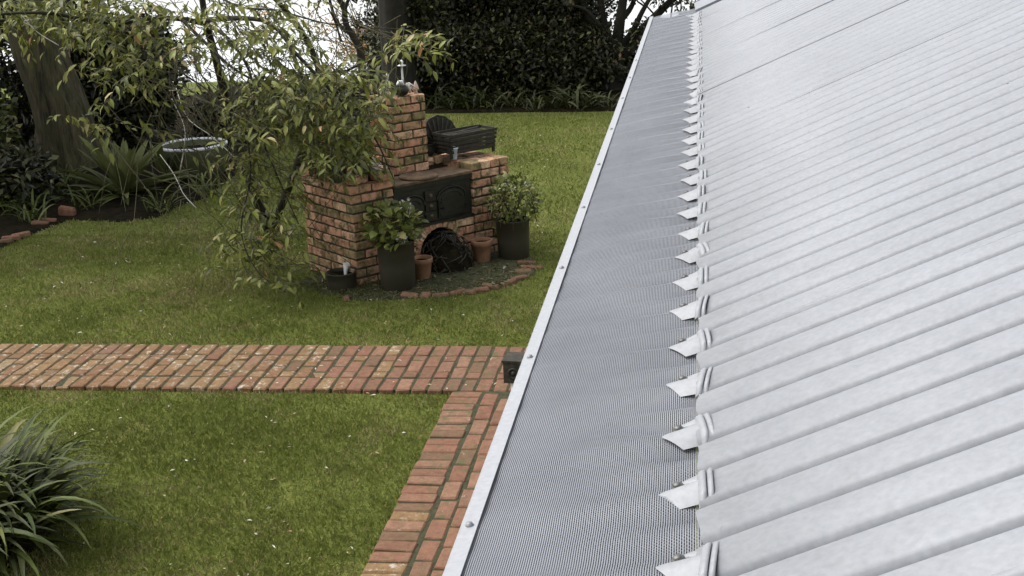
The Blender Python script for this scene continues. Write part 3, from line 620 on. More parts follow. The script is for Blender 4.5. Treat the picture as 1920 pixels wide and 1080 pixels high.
# ------------------------------------------------------------------ garden lamp-like box beside the path
w = gnd(950, 772); t = thing('meter_box', 'small dark metal box with round dial on a pale foot beside the brick path', 'box', (w[0]+.10, w[1]+.06, .03), -.1)
MB().lathe([(.09, 0), (.10, .01), (.10, .05), (.075, .06)], 20, capt=True).build('base', M['iron'], t, True)
MB().lathe([(.055, .055), (.068, .09), (.072, .16), (.07, .185)], 20, capt=True).build('foot', simple('pale_ceramic', (.40, .33, .22), (.62, .62, .62), 9, .5), t, True)
MB().box(-.10, .10, -.085, .085, .187, .335).build('case', M['charred'], t)
MB().box(-.108, .108, -.093, .093, .336, .352).build('lid', M['charred'], t)
d = MB().lathe([(.040, 0), (.040, .008), (.030, .010), (.030, .004), (.014, .004), (.012, .014), (.001, .015)], 18).build('dial', M['iron'], t, True); d.location = (-.03, -.086, .26); d.rotation_euler = (PI/2, 0, 0)
# ------------------------------------------------------------------ strap-leaved clump in the foreground and sword plants
def strap_mesh(name, L, W, rise, droop, mat, n=8, fold=.25, seed=0):
    """a long leaf in the xz plane: up at first, arching over"""
    b = MB(); P = []; x_, z_ = 0., 0.; ang = rise; pts = []
    for i in range(n+1):
        pts.append((x_, z_)); x_ += L/n*math.cos(ang); z_ += L/n*math.sin(ang); ang -= droop/n*(.5+i/n)
    for i, (px, pz) in enumerate(pts):
        q = i/n; w = W*(.55+.45*math.sin(PI*min(1, q*1.25)))*(1 if q < .72 else max(.04, math.cos((q-.72)/.28*PI/2)**.7))
        P.append([(px, -w/2, pz+fold*w*.5), (px, 0, pz), (px, w/2, pz+fold*w*.5)])
    b.grid(P); return b.mesh(name, mat, True)
STR = [strap_mesh('strap_leaf', L, W, r_, d_, M['strap'], 9, .3) for L, W, r_, d_ in ((.70, .038, 1.05, 1.4), (.85, .042, 1.15, 1.8), (.62, .036, .8, 1.0), (.78, .040, .9, 1.5), (.90, .042, 1.25, 2.0), (.55, .034, .55, .7), (.80, .038, 1.3, 1.5))]
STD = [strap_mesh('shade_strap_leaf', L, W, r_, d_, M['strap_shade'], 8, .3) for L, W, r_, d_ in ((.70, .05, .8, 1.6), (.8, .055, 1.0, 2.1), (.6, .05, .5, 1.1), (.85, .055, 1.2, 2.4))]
def strap_clump(name, label, cat, c, n, spread, sc, pool, part='leaf', group=None, sect=None, zmin=0.0):
    t = thing(name, label, cat, (c[0], c[1], zmin), 0, group)
    for i in range(n):
        a = random.uniform(0, 2*PI) if sect is None else random.uniform(*sect); r = spread*math.sqrt(random.random()); b_ = random.uniform(0, 2*PI)
        s_ = sc*random.uniform(.75, 1.15)
        link(part, random.choice(pool), t, (r*math.cos(b_), r*math.sin(b_), .01), (random.gauss(0, .22), random.gauss(0, .16), a), (s_, s_*random.uniform(.9, 1.25), s_))
    return t
CLUMP = strap_clump('strap_leaf_clump', 'dense arching clump of green strap leaves on the lawn before the brick path', 'plant', (-4.16, 6.14), 300, .40, 1.03, STR, sect=(-2.5, 1.7))
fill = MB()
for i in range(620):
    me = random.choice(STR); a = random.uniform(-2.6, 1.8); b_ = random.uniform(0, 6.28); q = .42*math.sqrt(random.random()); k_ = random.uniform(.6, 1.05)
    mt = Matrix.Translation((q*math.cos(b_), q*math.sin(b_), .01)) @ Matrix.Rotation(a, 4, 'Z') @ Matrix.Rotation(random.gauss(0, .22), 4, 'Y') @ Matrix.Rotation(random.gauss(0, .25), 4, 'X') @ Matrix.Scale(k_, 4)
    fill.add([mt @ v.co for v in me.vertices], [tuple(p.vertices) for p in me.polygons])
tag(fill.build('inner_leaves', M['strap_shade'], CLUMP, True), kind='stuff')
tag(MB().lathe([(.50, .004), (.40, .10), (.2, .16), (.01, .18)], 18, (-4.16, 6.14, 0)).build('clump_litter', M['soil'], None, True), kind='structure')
SW = [strap_mesh('sword_leaf', L, W, r_, d_, M['sword'], 8, .55) for L, W, r_, d_ in ((.85, .105, .40, .35), (.9, .11, .75, .4), (.80, .10, .12, .25), (.85, .11, 1.05, .35), (.65, .09, 1.3, .3), (.75, .10, .22, .45))]
w = gnd(233, 372); strap_clump('sword_leaf_plant', 'big rosette of broad sword-shaped leaves beside the large tree trunk', 'plant', w[:2], 64, .05, 1.0, SW, zmin=.03)
w = gnd(345, 348); strap_clump('sword_leaf_plant', 'upright sword-leaved plant growing before the pale-rimmed tub', 'plant', (w[0]-.35, w[1]+.1), 22, .10, .8, SW, zmin=.03)
for i, (px, py, lab) in enumerate(((62, 420, 'low strappy plant among the loose bricks of the left bed'), (130, 355, 'strappy plant close against the large tree trunk'), (395, 372, 'strappy plant at the lawn edge beside the pale-rimmed tub'), (20, 360, 'strappy plant under the dark leafy shrub left of the trunk'), (100, 372, 'low strappy plant at the foot of the large tree trunk'), (165, 395, 'small strappy plant between the brick lump and the sword-leaved rosette'), (30, 400, 'low strappy plant at the shady end of the left bed'), (300, 400, 'sprawling low strappy plant at the lawn edge below the sword leaves'))):
    w = gnd(px, py); strap_clump('strappy_plant', lab, 'plant', w[:2], 30, .16, .55, STR, zmin=.03)
for i in range(9):
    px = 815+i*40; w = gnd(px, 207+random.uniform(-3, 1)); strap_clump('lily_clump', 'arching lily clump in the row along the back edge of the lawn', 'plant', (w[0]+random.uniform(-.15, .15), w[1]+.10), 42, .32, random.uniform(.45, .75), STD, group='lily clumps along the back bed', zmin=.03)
# bricks edging the left bed
for i, (px, py) in enumerate(((8, 458), (22, 452), (40, 446), (76, 424), (90, 419), (128, 408))):
    w = gnd(px, py); tag(link('edging_stone', EB[i % 4], None, (w[0], w[1], .03 if i < 5 else .07), (random.uniform(-.2, .2), random.uniform(-.15, .15), random.uniform(-.3, .9)), (1, .8, .8 if i < 5 else 1.6)),
        'loose red brick at the lawn edge of the left bed' if i < 5 else 'upright weathered brick lump below the large tree trunk', 'brick', 'bricks edging the left bed' if i < 5 else None)
# pale-rimmed tub
w = gnd(345, 345); t = thing('garden_tub', 'wide round olive tub with pale rim among the shrubs', 'tub', (w[0], w[1]+.45, .03))
MB().lathe([(.36, 0), (.38, .02), (.44, .36), (.44, .40), (.41, .40), (.40, .36), (.37, .33)], 32).build('tub', M['tub'], t, True); MB().lathe([(.001, .332), (.375, .332)], 24, capb=False).build('water_surface', M['soil'], t)
MB().tube([(.435*math.cos(a), .435*math.sin(a), .405) for a in np.linspace(0, 2*PI, 41)], .022, 8, False).build('rim', simple('pale_rim', (.48, .49, .50), (.62, .63, .65), 20, .5), t, True)
# ------------------------------------------------------------------ trees
def trunk_mesh(pts, rad, n=28, rough=.05, seg=26):
    C_ = spline(pts, seg); R_ = np.interp(np.linspace(0, 1, seg), np.linspace(0, 1, len(rad)), rad); P = []
    ph = rng.uniform(0, 6, 6)
    for i in range(seg):
        q = i/(seg-1); rw = []
        for j in range(n+1):
            a = 2*PI*j/n; k_ = 1+rough*(math.sin(5*a+ph[0]+q*2)+.55*math.sin(23*a+ph[3]+2*math.sin(q*9))+.45*math.sin(31*a+ph[4]-1.5*math.sin(q*13))+.7*math.sin(9*a+ph[1]-q*3)+.5*math.sin(14*a+ph[2]+q*5))+.35*rough*math.sin(q*40+3*a)
            rw.append((C_[i][0]+R_[i]*k_*math.cos(a), C_[i][1]+R_[i]*k_*math.sin(a), C_[i][2]))
        P.append(rw)
    return MB().grid(P)
def off(pts, o): return [np.array(p)-o for p in pts]
# large trunk at the left bed
w = gnd(108, 328); base = np.array([w[0], w[1]+.4, 0]); t = thing('large_tree', 'large old tree with thick furrowed bark trunk in the left bed', 'tree', base)
top = at(62, 60, base[1]); top2 = at(40, -120, base[1])
trunk_mesh(off([base+(0, 0, -.05), base+(.0, 0, .35), base+(-.03, 0, .9), top, top2, top2+(-.2, .1, 2.5)], base), [.50, .42, .37, .345, .33, .26], 110, .035).build('trunk', M['bark'], t, True)
DK = [(.013, .015, .005), (.024, .027, .008), (.046, .050, .014), (.11, .115, .034), (.24, .14, .08)]
DP = [.36, .34, .2, .09, .01]
def clumps(n_cl, n_lf, centre, rad, size, cols, probs, clr=.28, width=.5, flat=1.0):
    out = []
    for i in range(n_cl):
        d = unit(rng.normal(size=3)); c = np.array(centre)+d*np.array(rad)*rng.uniform(.15, 1)**.5
        r = clr*rng.uniform(.6, 1.4); out.append(leaf_cloud(n_lf, c, (r, r, r*.75*flat), size, cols, probs, .1, .6, width, .1))
    return [np.concatenate([o[k] for o in out]) for k in range(6)]
g = clumps(380, 100, (-2.4, -1.2, 6.0), (3.8, 3.8, 1.2), .22, DK, DP, .55); link('crown', leaf_mesh('tree_crown', *g, M['leaf_dark'], False), t)  # unseen crown, placed and spread for the shade it casts below
lb = MB()
for i in range(14):
    a = random.uniform(0, 6.28); z = random.uniform(.4, 2.4); s_ = np.array(top2-base)+(-.1, 0, z*.6); e_ = np.array((-2.4+2.9*math.cos(a), -1.2+2.9*math.sin(a), 6.0)); lb.tube(spline([s_, s_*.6+e_*.4+np.array((0, 0, .7)), e_], 7), [.09, .08, .07, .06, .045, .03, .015], 7)
lb.build('limbs', M['bark'], t, True)
def shrub(name, label, c, rad, ncl, nlf, size, cols=DK, probs=DP, cat='shrub', group=None, clr=.3, width=.5, mat='leaf_dark', stems=7):
    t = thing(name, label, cat, (c[0], c[1], .02), 0, group)
    g = clumps(ncl, nlf, (0, 0, c[2]), rad, size, cols, probs, clr, width); g[0][:, 2] = np.abs(g[0][:, 2])+.02
    link('foliage', leaf_mesh('shrub_leaves', *g, M[mat], False), t)
    s = MB()
    for i in range(stems):
        a = random.uniform(0, 6.28); q = random.uniform(.3, .9); s.tube(spline([(.06*math.cos(a), .06*math.sin(a), -.02), (q*.4*rad[0]*math.cos(a), q*.4*rad[1]*math.sin(a), c[2]*.6), (q*rad[0]*math.cos(a), q*rad[1]*math.sin(a), c[2]+rad[2]*.4*q)], 6), [.03, .025, .02, .016, .012, .006], 6)
    s.build('stems', M['twig_dark'], t, True); return t
# shrubs of the left bed (x, y, height of centre), radii
for lab, c, rad, ncl in (('dark leafy shrub crowding the left of the large trunk', (-9.9, 15.6, .75), (.95, .8, .95), 70), ('tall dark evergreen shrub behind the large trunk', (-10.6, 19.2, 1.5), (1.6, 1.0, 1.6), 110),
        ('dense dark shrub between the large trunk and the pale-rimmed tub', (-8.55, 18.6, 1.0), (.95, .8, 1.0), 100), ('rounded dark shrub behind the pale-rimmed tub', (-6.9, 19.4, .32), (1.0, .8, .32), 50),
        ('low dark shrub at the right end of the left bed', (-6.3, 20.6, .25), (1.0, .7, .25), 40), ('low dark shrub at the shady lawn corner', (-8.6, 14.6, .32), (.7, .5, .32), 40)):
    shrub('evergreen_shrub', lab, c, rad, ncl, 110, .13, *((GR, [.3, .2, .08, .4, .02]) if c[0] == -9.9 else (DK, DP)), group='dark shrubs of the left bed')
# dark evergreens along the back
for lab, c, rad, ncl in (('dark evergreen tree behind the chimney, beside the ivy-clad trunk', (-4.9, 24.1, 2.3), (1.5, 1.1, 2.4), 210), ('dense dark evergreen tree behind the middle of the back bed', (-3.5, 24.3, 2.2), (1.4, 1.0, 2.4), 220),
        ('dark evergreen tree beside the bare-forked tree', (-2.55, 24.0, 1.1), (.8, .8, 1.2), 110), ('low dark laurel bush behind the lily row, left of the forked tree', (-3.0, 23.0, .6), (1.6, .5, .6), 120), ('low dark laurel bush behind the lily row, by the dark straight trunk', (-4.6, 23.0, .55), (1.2, .5, .6), 100), ('low dark evergreen under the bare-forked tree', (-.7, 24.0, .26), (1.6, .8, .30), 80), ('dark evergreen hedge bush beyond the end of the roof', (1.6, 24.3, .4), (1.6, .8, .45), 70)):
    shrub('evergreen_tree', lab, c, rad, ncl, 260, .10, cat='tree', group='dark evergreens behind the back bed', clr=.50)
# ivy-clad trunk beside the chimney
w = gnd(748, 209); base = np.array([w[0], w[1]+.3, 0]); t = thing('ivy_trunk_tree', 'tall tree with dark straight trunk rising behind the chimney', 'tree', base)
tp = at(738, -40, base[1]); trunk_mesh(off([base+(0, 0, -.05), base+(0, 0, .6), tp, tp+(0, 0, 3)], base), [.38, .30, .27, .22], 48, .03).build('trunk', M['twig_dark'], t, True)
g = leaf_cloud(1500, at(800, 40, base[1])-base, (.42, .3, 1.0), .10, DK, DP, 0, .7, .6, .1); link('ivy', leaf_mesh('ivy_leaves', *g, M['leaf_dark'], False), t)
g = clumps(40, 100, tp-base+(0, .2, 2.6), (2.0, 1.5, .8), .16, DK, DP, .45); link('crown', leaf_mesh('tree_crown', *g, M['leaf_dark'], False), t)
# forked bare tree seen against the light
Yf = 23.2; w = gnd(1152, 190); base = np.array([at(1152, 190, Yf)[0], Yf, 0]); t = thing('forked_tree', 'dark many-forked tree standing against the light near the roof end', 'tree', base)
fk = at(1150, 110, Yf); tr = MB(); tr.tube(spline(off([base+(0, 0, -.05), at(1148, 160, Yf), fk], base), 8), np.linspace(.24, .2, 8), 10)
def br(pix, r0, r1, Y0=Yf, n=12):
    P = [at(a, b_, Y0+dy) for a, b_, dy in pix]; tr.tube(spline(off(P, base), n), np.linspace(r0, r1, n), 7); return P
br([(1146, 115, 0), (1128, 80, 0), (1105, 35, .2), (1080, -20, .3), (1050, -90, .3)], .13, .05)
br([(1148, 112, 0), (1140, 70, .1), (1128, 20, .1), (1125, -60, 0)], .10, .05)
br([(1150, 112, 0), (1158, 70, -.1), (1165, 20, -.2), (1178, -60, -.2)], .13, .06)
br([(1156, 118, 0), (1190, 75, 0), (1215, 45, .1), (1260, 0, .2), (1330, -60, .3)], .12, .04)
br([(1156, 95, 0), (1185, 60, -.2), (1205, 20, -.3), (1240, -40, -.3)], .07, .03)
br([(1140, 78, 0), (1118, 40, -.2), (1092, 15, -.3), (1060, 10, -.4)], .05, .02)
br([(1163, 40, -.1), (1185, 10, 0), (1200, -40, 0)], .06, .03)
br([(1200, 62, 0), (1230, 50, .1), (1275, 30, .1), (1330, 10, .1)], .05, .02)
for i in range(26):
    a0, b0 = random.uniform(1085, 1290), random.uniform(-20, 70); br([(a0, b0, random.uniform(-.3, .3)), (a0+random.uniform(-30, 30), b0-random.uniform(10, 40), 0), (a0+random.uniform(-60, 60), b0-random.uniform(20, 60), random.uniform(-.3, .3))], .018, .006, n=5)
tr.build('trunk', M['twig_dark'], t, True)
LV = []
for i in range(42):
    a0, b0 = random.uniform(1040, 1310), random.uniform(-70, 75)
    if b0 > 30 and 1110 < a0 < 1190: continue
    LV.append(leaf_cloud(34, at(a0, b0, Yf+random.uniform(-.5, .5))-base, (.2, .2, .13), .10, DK+[(.16, .12, .06)], [.3, .3, .2, .12, .03, .05], 0, .7, .5, .1))
link('crown', leaf_mesh('sparse_leaves', *[np.concatenate([o[k] for o in LV]) for k in range(6)], M['leaf_dark'], False), t)
# autumn tree on the far bank and a leaning sapling
Ya = 31.0; base = np.array([at(700, 100, Ya)[0], Ya, -1.6]); t = thing('autumn_tree', 'small autumn tree with pale orange leaves against the bright water', 'tree', base)
tr = MB()
OR = [(.40, .26, .13), (.34, .19, .09), (.45, .33, .18), (.24, .20, .08)]; LV = []
def brA(pix, r0, r1):
    P = [at(a, b_, Ya+dy) for a, b_, dy in pix]; tr.tube(spline(off(P, base), 9), np.linspace(r0, r1, 9), 6)
tr.tube(spline([(0, 0, -.1), (.05, 0, .8), at(690, 110, Ya)-base], 7), np.linspace(.09, .06, 7), 8)
for i in range(22):
    a0, b0 = random.gauss(668, 34), random.gauss(62, 34); brA([(690, 108, 0), ((690+a0)/2, (110+b0)/2-6, .2), (a0, b0, random.uniform(-.6, .6)), (a0+random.uniform(-25, 15), b0-random.uniform(12, 35), 0)], .02, .004)
for i in range(75):
    a0, b0 = (random.gauss(685, 22), random.gauss(88, 22)) if i < 52 else (random.gauss(635, 30), random.gauss(45, 26))
    if a0 > 740: continue
    LV.append(leaf_cloud(30 if i < 52 else 14, at(a0, b0, Ya+random.uniform(-.7, .7))-base, (.22, .22, .16), .10, OR, [.4, .25, .2, .15], 0, .7, .55, .1))
tr.build('trunk', M['twig'], t, True); link('crown', leaf_mesh('autumn_leaves', *[np.concatenate([o[k] for o in LV]) for k in range(6)], M['leaf'], False), t)
Ys = 19.5; base = np.array([at(682, 225, Ys)[0], Ys, 0]); t = thing('leaning_sapling', 'dark leaning sapling with forked bare stems behind the hanging foliage', 'tree', base); tr = MB()
for pix, r0, r1 in (([(682, 226, 0), (680, 150, 0), (676, 95, 0), (662, 68, 0), (648, 45, 0), (645, 15, 0), (628, -15, 0), (600, -60, 0)], .07, .035), ([(662, 68, 0), (635, 45, .1), (622, 15, .1), (612, -30, .1)], .035, .018), ([(646, 20, 0), (655, -5, 0), (668, -50, 0)], .03, .015), ([(640, 78, 0), (628, 40, .1), (615, 15, .1)], .02, .01)):
    tr.tube(spline(off([at(a, b_, Ys+dy) for a, b_, dy in pix], base), 14), np.linspace(r0, r1, 14), 7)
tr.build('trunk', M['twig_dark'], t, True)
g = leaf_cloud(120, at(640, -40, Ys)-base, (.7, .4, .35), .11, DK, DP, 0, .7, .5, .1); link('crown', leaf_mesh('sapling_leaves', *g, M['leaf_dark'], False), t)
# ------------------------------------------------------------------ drooping leafy tree hanging over the left of the barbecue
Yb = 13.3; base = np.array([at(505, 432, Yb)[0], Yb, 0]); t = thing('drooping_tree', 'drooping leafy tree with tangled twigs hanging over the left brick pier', 'tree', base)
tb = MB(); tw = MB()
BR = [([(505, 432, 13.3), (455, 300, 12.9), (424, 185, 12.6), (402, 100, 12.3), (386, 40, 12.1), (372, -50, 12.0)], .06, .03),
      ([(508, 432, 13.3), (560, 300, 12.7), (600, 160, 12.3), (566, 60, 11.9), (500, -20, 11.6)], .05, .02),
      ([(384, 38, 12.1), (450, 34, 11.7), (505, 44, 11.4), (545, 90, 11.1), (575, 180, 10.9), (590, 280, 10.8)], .028, .006),
      ([(388, 45, 12.1), (320, 34, 11.6), (200, 42, 11.1), (80, 24, 10.8), (-50, 30, 10.6)], .03, .010),
      ([(400, 95, 12.3), (450, 210, 11.2), (470, 320, 10.9), (452, 430, 10.7), (480, 505, 10.6), (530, 545, 10.6)], .012, .003),
      ([(545, 90, 11.1), (640, 190, 11.0), (700, 255, 10.9), (738, 335, 10.85)], .018, .005),
      ([(600, 160, 12.3), (680, 118, 11.7), (750, 92, 11.4), (820, 68, 11.2)], .016, .004),
      ([(300, 36, 11.5), (255, 120, 11.2), (200, 210, 11.0), (165, 262, 10.9)], .014, .004),
      ([(340, 36, 11.7), (390, 85, 11.5), (440, 130, 11.3), (500, 160, 11.1), (560, 170, 11.0)], .018, .006),
      ([(386, 60, 12.2), (330, 120, 11.8), (400, 180, 11.6), (430, 260, 11.3)], .014, .005),
      ([(384, 42, 12.1), (430, 75, 11.6), (470, 140, 11.3), (480, 230, 11.1), (520, 330, 10.9), (560, 420, 10.8)], .018, .005),
      ([(372, -40, 12.), (440, 10, 11.6), (520, 20, 11.4), (620, 45, 11.3), (680, 35, 11.3)], .014, .004),
      ([(420, 170, 12.6), (470, 200, 12.3), (560, 230, 12.0), (640, 300, 11.7)], .02, .006),
      ([(560, 300, 12.7), (620, 260, 11.9), (680, 290, 11.3), (730, 310, 11.0)], .02, .005)]
for pix, r0, r1 in BR:
    tb.tube(spline(off([at(*q) for q in pix], base), 22), np.linspace(r0, r1, 22), 6)
tb.build('trunk', M['twig_dark'], t, True)
pale = MB()
for pix in ([(330, 165, 11.9), (352, 222, 11.7), (400, 258, 11.5), (470, 325, 11.3), (500, 362, 11.2)], [(322, 185, 11.5), (345, 235, 11.4), (346, 275, 11.3), (338, 318, 11.2)], [(300, 290, 11.4), (322, 320, 11.3), (333, 340, 11.2), (345, 365, 11.1), (368, 390, 11.0)], [(40, 28, 10.8), (70, 60, 10.8), (110, 85, 10.8)], [(75, 35, 10.8), (45, 40, 10.8), (62, 50, 10.8)], [(315, 170, 11.4), (345, 168, 11.4), (372, 164, 11.4)]):
    MB().tube(spline(off([at(*q) for q in pix], base), 12), .0042, 5).build('lit_twig', M['twig_lit'], t, True)
REG = [(150, 30, 150, 48, 70), (300, 95, 70, 55, 20), (420, 60, 70, 60, 16), (560, 40, 60, 40, 10), (60, 35, 90, 42, 24), (215, 55, 80, 55, 36), (320, 30, 60, 35, 12), (215, 130, 50, 35, 9), (170, 225, 30, 45, 9), (205, 250, 12, 20, 2), (270, 150, 50, 60, 12), (0, 90, 25, 50, 4), (285, 245, 18, 18, 3),
       (600, 240, 100, 65, 92), (520, 190, 80, 60, 50), (640, 300, 65, 40, 38), (570, 145, 100, 35, 26), (470, 240, 45, 60, 18), (470, 100, 50, 50, 18), (520, 60, 35, 40, 9), (545, 95, 40, 30, 6),
       (490, 320, 50, 45, 15), (460, 420, 55, 60, 15), (530, 400, 45, 60, 16), (500, 490, 65, 50, 28), (450, 400, 50, 60, 8), (555, 500, 30, 40, 8), (440, 480, 30, 30, 4), (690, 180, 50, 40, 16), (770, 90, 45, 25, 8), (800, 75, 35, 16, 5), (675, 245, 35, 50, 14), (650, 130, 40, 35, 9), (420, 20, 60, 18, 6)]
LF = [[], [], [], [], []]
for cx, cy, rx_, ry_, n in REG:
    for i in range(int(n*(.8 if cx < 330 else 1.0))):
        a = random.uniform(0, 2*PI); q = math.sqrt(random.random()); px, py = cx+rx_*q*math.cos(a), cy+ry_*q*math.sin(a)
        Y0 = random.uniform(10.5, 11.9) if cx > 400 else random.uniform(10.5, 11.6)
        p0 = at(px, py, Y0)
        if p0[2] < .18: continue
        hd = unit(np.array([random.gauss(0, 1), random.gauss(0, .8), random.gauss(.1, .35)])); L = random.uniform(.22, .42)
        p1 = p0+hd*L*.55; p2 = p0+hd*L*.95+np.array([0, 0, -L*.35]); pts = spline([p0-hd*.12+np.array([0, 0, .08]), p0, p1, p2], 8)
        tw.tube(pts-base, np.linspace(.0045, .002, 8), 4, False)
        m_ = random.randint(7, 11)
        for k_ in range(m_):
            f = (k_+.5)/m_*7; j = min(int(f), 6); pp = pts[j]*(1-(f-j))+pts[j+1]*(f-j); td = unit(pts[j+1]-pts[j]); sd_ = np.cross(td, [0, 0, 1.0]); sd_ = unit(sd_)*(1 if k_ % 2 else -1)
            dd = td*random.uniform(.3, .8)+sd_*random.uniform(.5, 1.0)+np.array([0, 0, random.uniform(-.75, .25)])
            LF[0].append(pp); LF[1].append(dd); LF[2].append(np.array([random.gauss(0, .35), random.gauss(-.25, .35), 1.0])); LF[3].append(random.uniform(.07, .13)); LF[4].append(random.uniform(.28, .40))
for i in range(330):                       # thin bare twigs
    px, py = random.gauss(390, 80), random.gauss(165, 85)
    if i > 215: px, py = random.gauss(470, 60), random.gauss(390, 80)
    if i > 280: px, py = random.gauss(600, 70), random.gauss(45, 30)
    Y0 = random.uniform(10.6, 12); p0 = at(px, py, Y0)
    if p0[2] < .5: continue
    d0 = np.array([random.gauss(.25, .5), random.gauss(0, .3), random.gauss(-.45, .45)]); pts = spline([p0, p0+d0*.35+rng.normal(size=3)*.05, p0+d0*.7+rng.normal(size=3)*.1], 7); pts[:, 2] = np.maximum(pts[:, 2], .06)
    tw.tube(pts-base, np.linspace(.0048, .0018, 7), 4, False)
tw.build('twigs', M['twig'], t, True)
P_ = np.array(LF[0]); P_[:, 2] = np.maximum(P_[:, 2], .06); D_ = np.array(LF[1]); N__ = np.array(LF[2]); L_ = np.array(LF[3]); W_ = np.array(LF[4])*L_; n = len(P_)
CL = pick([(.13, .148, .028), (.185, .20, .042), (.25, .255, .068), (.36, .30, .14), (.065, .075, .018), (.44, .21, .11)], n, [.30, .29, .13, .04, .232, .008])
order = rng.permutation(n); one, rest = order[:260], order[260:]
lf = tag(link('leaves', leaf_mesh('tree_leaves', P_[rest]-base, D_[rest], N__[rest], L_[rest], W_[rest], CL[rest], M['leaf']), t), kind='stuff')
ONE = [leaf_mesh('single_leaf', np.zeros((1, 3)), np.array([[1., 0, 0]]), np.array([[0, 0, 1.]]), .12, .12*w_, np.ones((1, 3)), M['tree_leaf']) for w_ in (.28, .34, .40)]
for i in one:
    d = unit(D_[i]); s_ = unit(np.cross(N__[i], d)); nn = np.cross(d, s_); o = link('leaf', random.choice(ONE), t); k_ = L_[i]/.12
    mm = Matrix(((d[0], s_[0], nn[0], 0), (d[1], s_[1], nn[1], 0), (d[2], s_[2], nn[2], 0), (0, 0, 0, 1))); mm = Matrix.Translation(Vector(P_[i]-base)) @ mm @ Matrix.Scale(k_, 4); o.matrix_local = mm
# ------------------------------------------------------------------ grass and litter
def in_poly(x_, y_, poly):
    ins = np.zeros(len(x_), bool); n = len(poly); j = n-1
    for i in range(n):
        xi, yi = poly[i]; xj, yj = poly[j]; c = ((yi > y_) != (yj > y_)) & (x_ < (xj-xi)*(y_-yi)/(yj-yi+1e-12)+xi); ins ^= c; j = i
    return ins
bedpoly = [(-14, 11.5)]+bed_edge+[(-7.4, 22.5), (-22, 24), (-22, 11.5)]
mulch = [tuple(q) for q in bp]+[tuple(loc2w(2.0, .3, 0)[:2]), tuple(loc2w(1.9, 1.0, 0)[:2]), tuple(loc2w(0, .95, 0)[:2])]
def vnoise(x_, y_, s, seed):
    r = np.random.default_rng(seed); G = r.random((64, 64)); X, Y = x_*s, y_*s; i, j = np.floor(X).astype(int), np.floor(Y).astype(int); fx, fy = X-i, Y-j; fx = fx*fx*(3-2*fx); fy = fy*fy*(3-2*fy)
    g_ = lambda a, b_: G[a % 64, b_ % 64]; return (g_(i, j)*(1-fx)+g_(i+1, j)*fx)*(1-fy)+(g_(i, j+1)*(1-fx)+g_(i+1, j+1)*fx)*fy
def grass(x0, x1, y0, y1, dens, h, w_):
    n = int((x1-x0)*(y1-y0)*dens); X = rng.uniform(x0, x1, n); Y = rng.uniform(y0, y1, n)
    lft = -.62*Y-.6; keep = (X > lft) & (X < .05)                    # what the garden shows from the eaves
    keep &= ~((Y > PY0-.004) & (Y < PY1+.004)) & ~((X > -1.752) & (Y < PY1))
    keep &= ~in_poly(X, Y, bedpoly) & ~(in_poly(X, Y, mulch) & (rng.random(n) > .8))
    keep &= ~((Y > 20.9) & (X > -6))
    keep &= ~((X+4.16)**2+(Y-6.14)**2 < .2)
    X, Y = X[keep], Y[keep]; n = len(X); cl = vnoise(X, Y, 1.3, 1)*.6+vnoise(X, Y, 5, 2)*.4
    kk = rng.random(n) < .45+.6*cl; X, Y, cl = X[kk], Y[kk], cl[kk]; n = len(X)
    P = np.stack([X, Y, np.full(n, .001)], 1); D = rng.normal(size=(n, 3))*.55+np.array([0, 0, .75]); D[:, 2] = np.abs(D[:, 2])+.15
    Nn = rng.normal(size=(n, 3))*.5+np.array([0, -.3, .5]); L = h*rng.uniform(.5, 1.35, n)*(.75+.5*cl)
    dry = vnoise(X, Y, .9, 5)*.55+vnoise(X, Y, 4.2, 6)*.45; dry = dry+.13*np.exp(-np.minimum(np.abs(Y-PY0), np.abs(Y-PY1))/.18)
    C = pick([(.108, .136, .022), (.150, .178, .033), (.192, .208, .052)], n, [.38, .42, .20]); C2 = pick([(.26, .21, .10), (.32, .255, .14), (.19, .175, .07)], n)
    m_ = rng.random(n) < np.clip((dry-.52)*2.0, .02, .65); C[m_] = C2[m_]
    return P, D, Nn, L, w_*rng.uniform(.7, 1.3, n), C
parts = [grass(-6.2, -1.2, 5.0, 8.54, 8200, .034, .0050), grass(-7.6, .0, 9.48, 13.2, 4400, .036, .0065), grass(-10.5, .05, 13.2, 21.2, 1300, .04, .011)]
tag(link('grass', leaf_mesh('grass_blades', *[np.concatenate([p[k] for p in parts]) for k in range(6)], M['grass'], False), None), 'short mown green grass of the garden lawn', 'grass', kind='stuff')
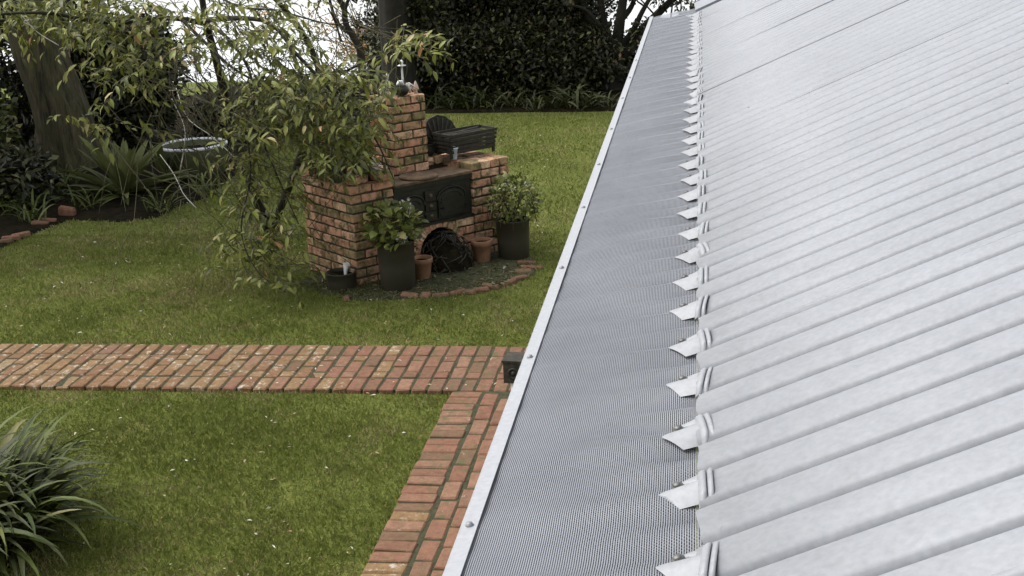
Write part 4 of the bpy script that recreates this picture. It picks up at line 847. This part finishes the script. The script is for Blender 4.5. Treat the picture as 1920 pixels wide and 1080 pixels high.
n = 950; X = rng.uniform(-8, -.6, n); Y = 5.2+rng.random(n)**1.5*14; k_ = (X > -.62*Y-.4) & ~in_poly(X, Y, bedpoly) & ~((X > -1.75) & (Y < 8)); X, Y = X[k_], Y[k_]; n = len(X)
Z = np.where((Y > PY0) & (Y < PY1), .042, .030)
tag(link('fallen_leaves', leaf_mesh('fallen_leaves', np.stack([X, Y, Z], 1), rng.normal(size=(n, 3))*np.array([1, 1, .2]), rng.normal(size=(n, 3))*.3+np.array([0, 0, 1.]), rng.uniform(.018, .050, n), rng.uniform(.008, .018, n), pick([(.48, .45, .36), (.40, .31, .18), (.30, .16, .09), (.60, .59, .54)], n, [.3, .35, .15, .2]), M['leaf'], False), None), 'scattered pale fallen leaves and petals on the lawn', 'leaves', kind='stuff')
n = 1500; q = np.array([gnd(random.uniform(570, 1005), random.uniform(500, 562)) for _ in range(n)]); kk = in_poly(q[:, 0], q[:, 1], mulch); q = q[kk]; n = len(q); q[:, 2] = .03
tag(link('leaf_litter', leaf_mesh('leaf_litter', q, rng.normal(size=(n, 3))*np.array([1, 1, .3]), rng.normal(size=(n, 3))*.4+np.array([0, 0, 1.]), rng.uniform(.03, .08, n), rng.uniform(.008, .02, n), pick([(.06, .075, .02), (.09, .10, .03), (.20, .14, .08), (.12, .10, .05), (.45, .42, .36)], n, [.35, .3, .13, .19, .03]), M['leaf'], False), None), 'leaf litter and weeds covering the bed before the barbecue', 'leaves', kind='stuff')

n = 26; S_ = rng.uniform(.1, 2.6, n); Yd = rng.uniform(1.3, 5.5, n); hh = np.array([prof(v) for v in Yd])+.004
tag(link('roof_debris', leaf_mesh('roof_debris', np.stack([S_*CA-hh*SA, Yd, RZ+S_*SA+hh*CA], 1), rng.normal(size=(n, 3))*np.array([1, 1, 0])+np.array([0, 0, .05]), np.tile(np.array([[-SA, 0, CA]]), (n, 1)), rng.uniform(.005, .014, n), rng.uniform(.002, .004, n), pick([(.05, .045, .03), (.12, .10, .07), (.16, .16, .15)], n), M['leaf'], False), None), 'small bits of leaf lying on the corrugated roof', 'debris', kind='stuff')
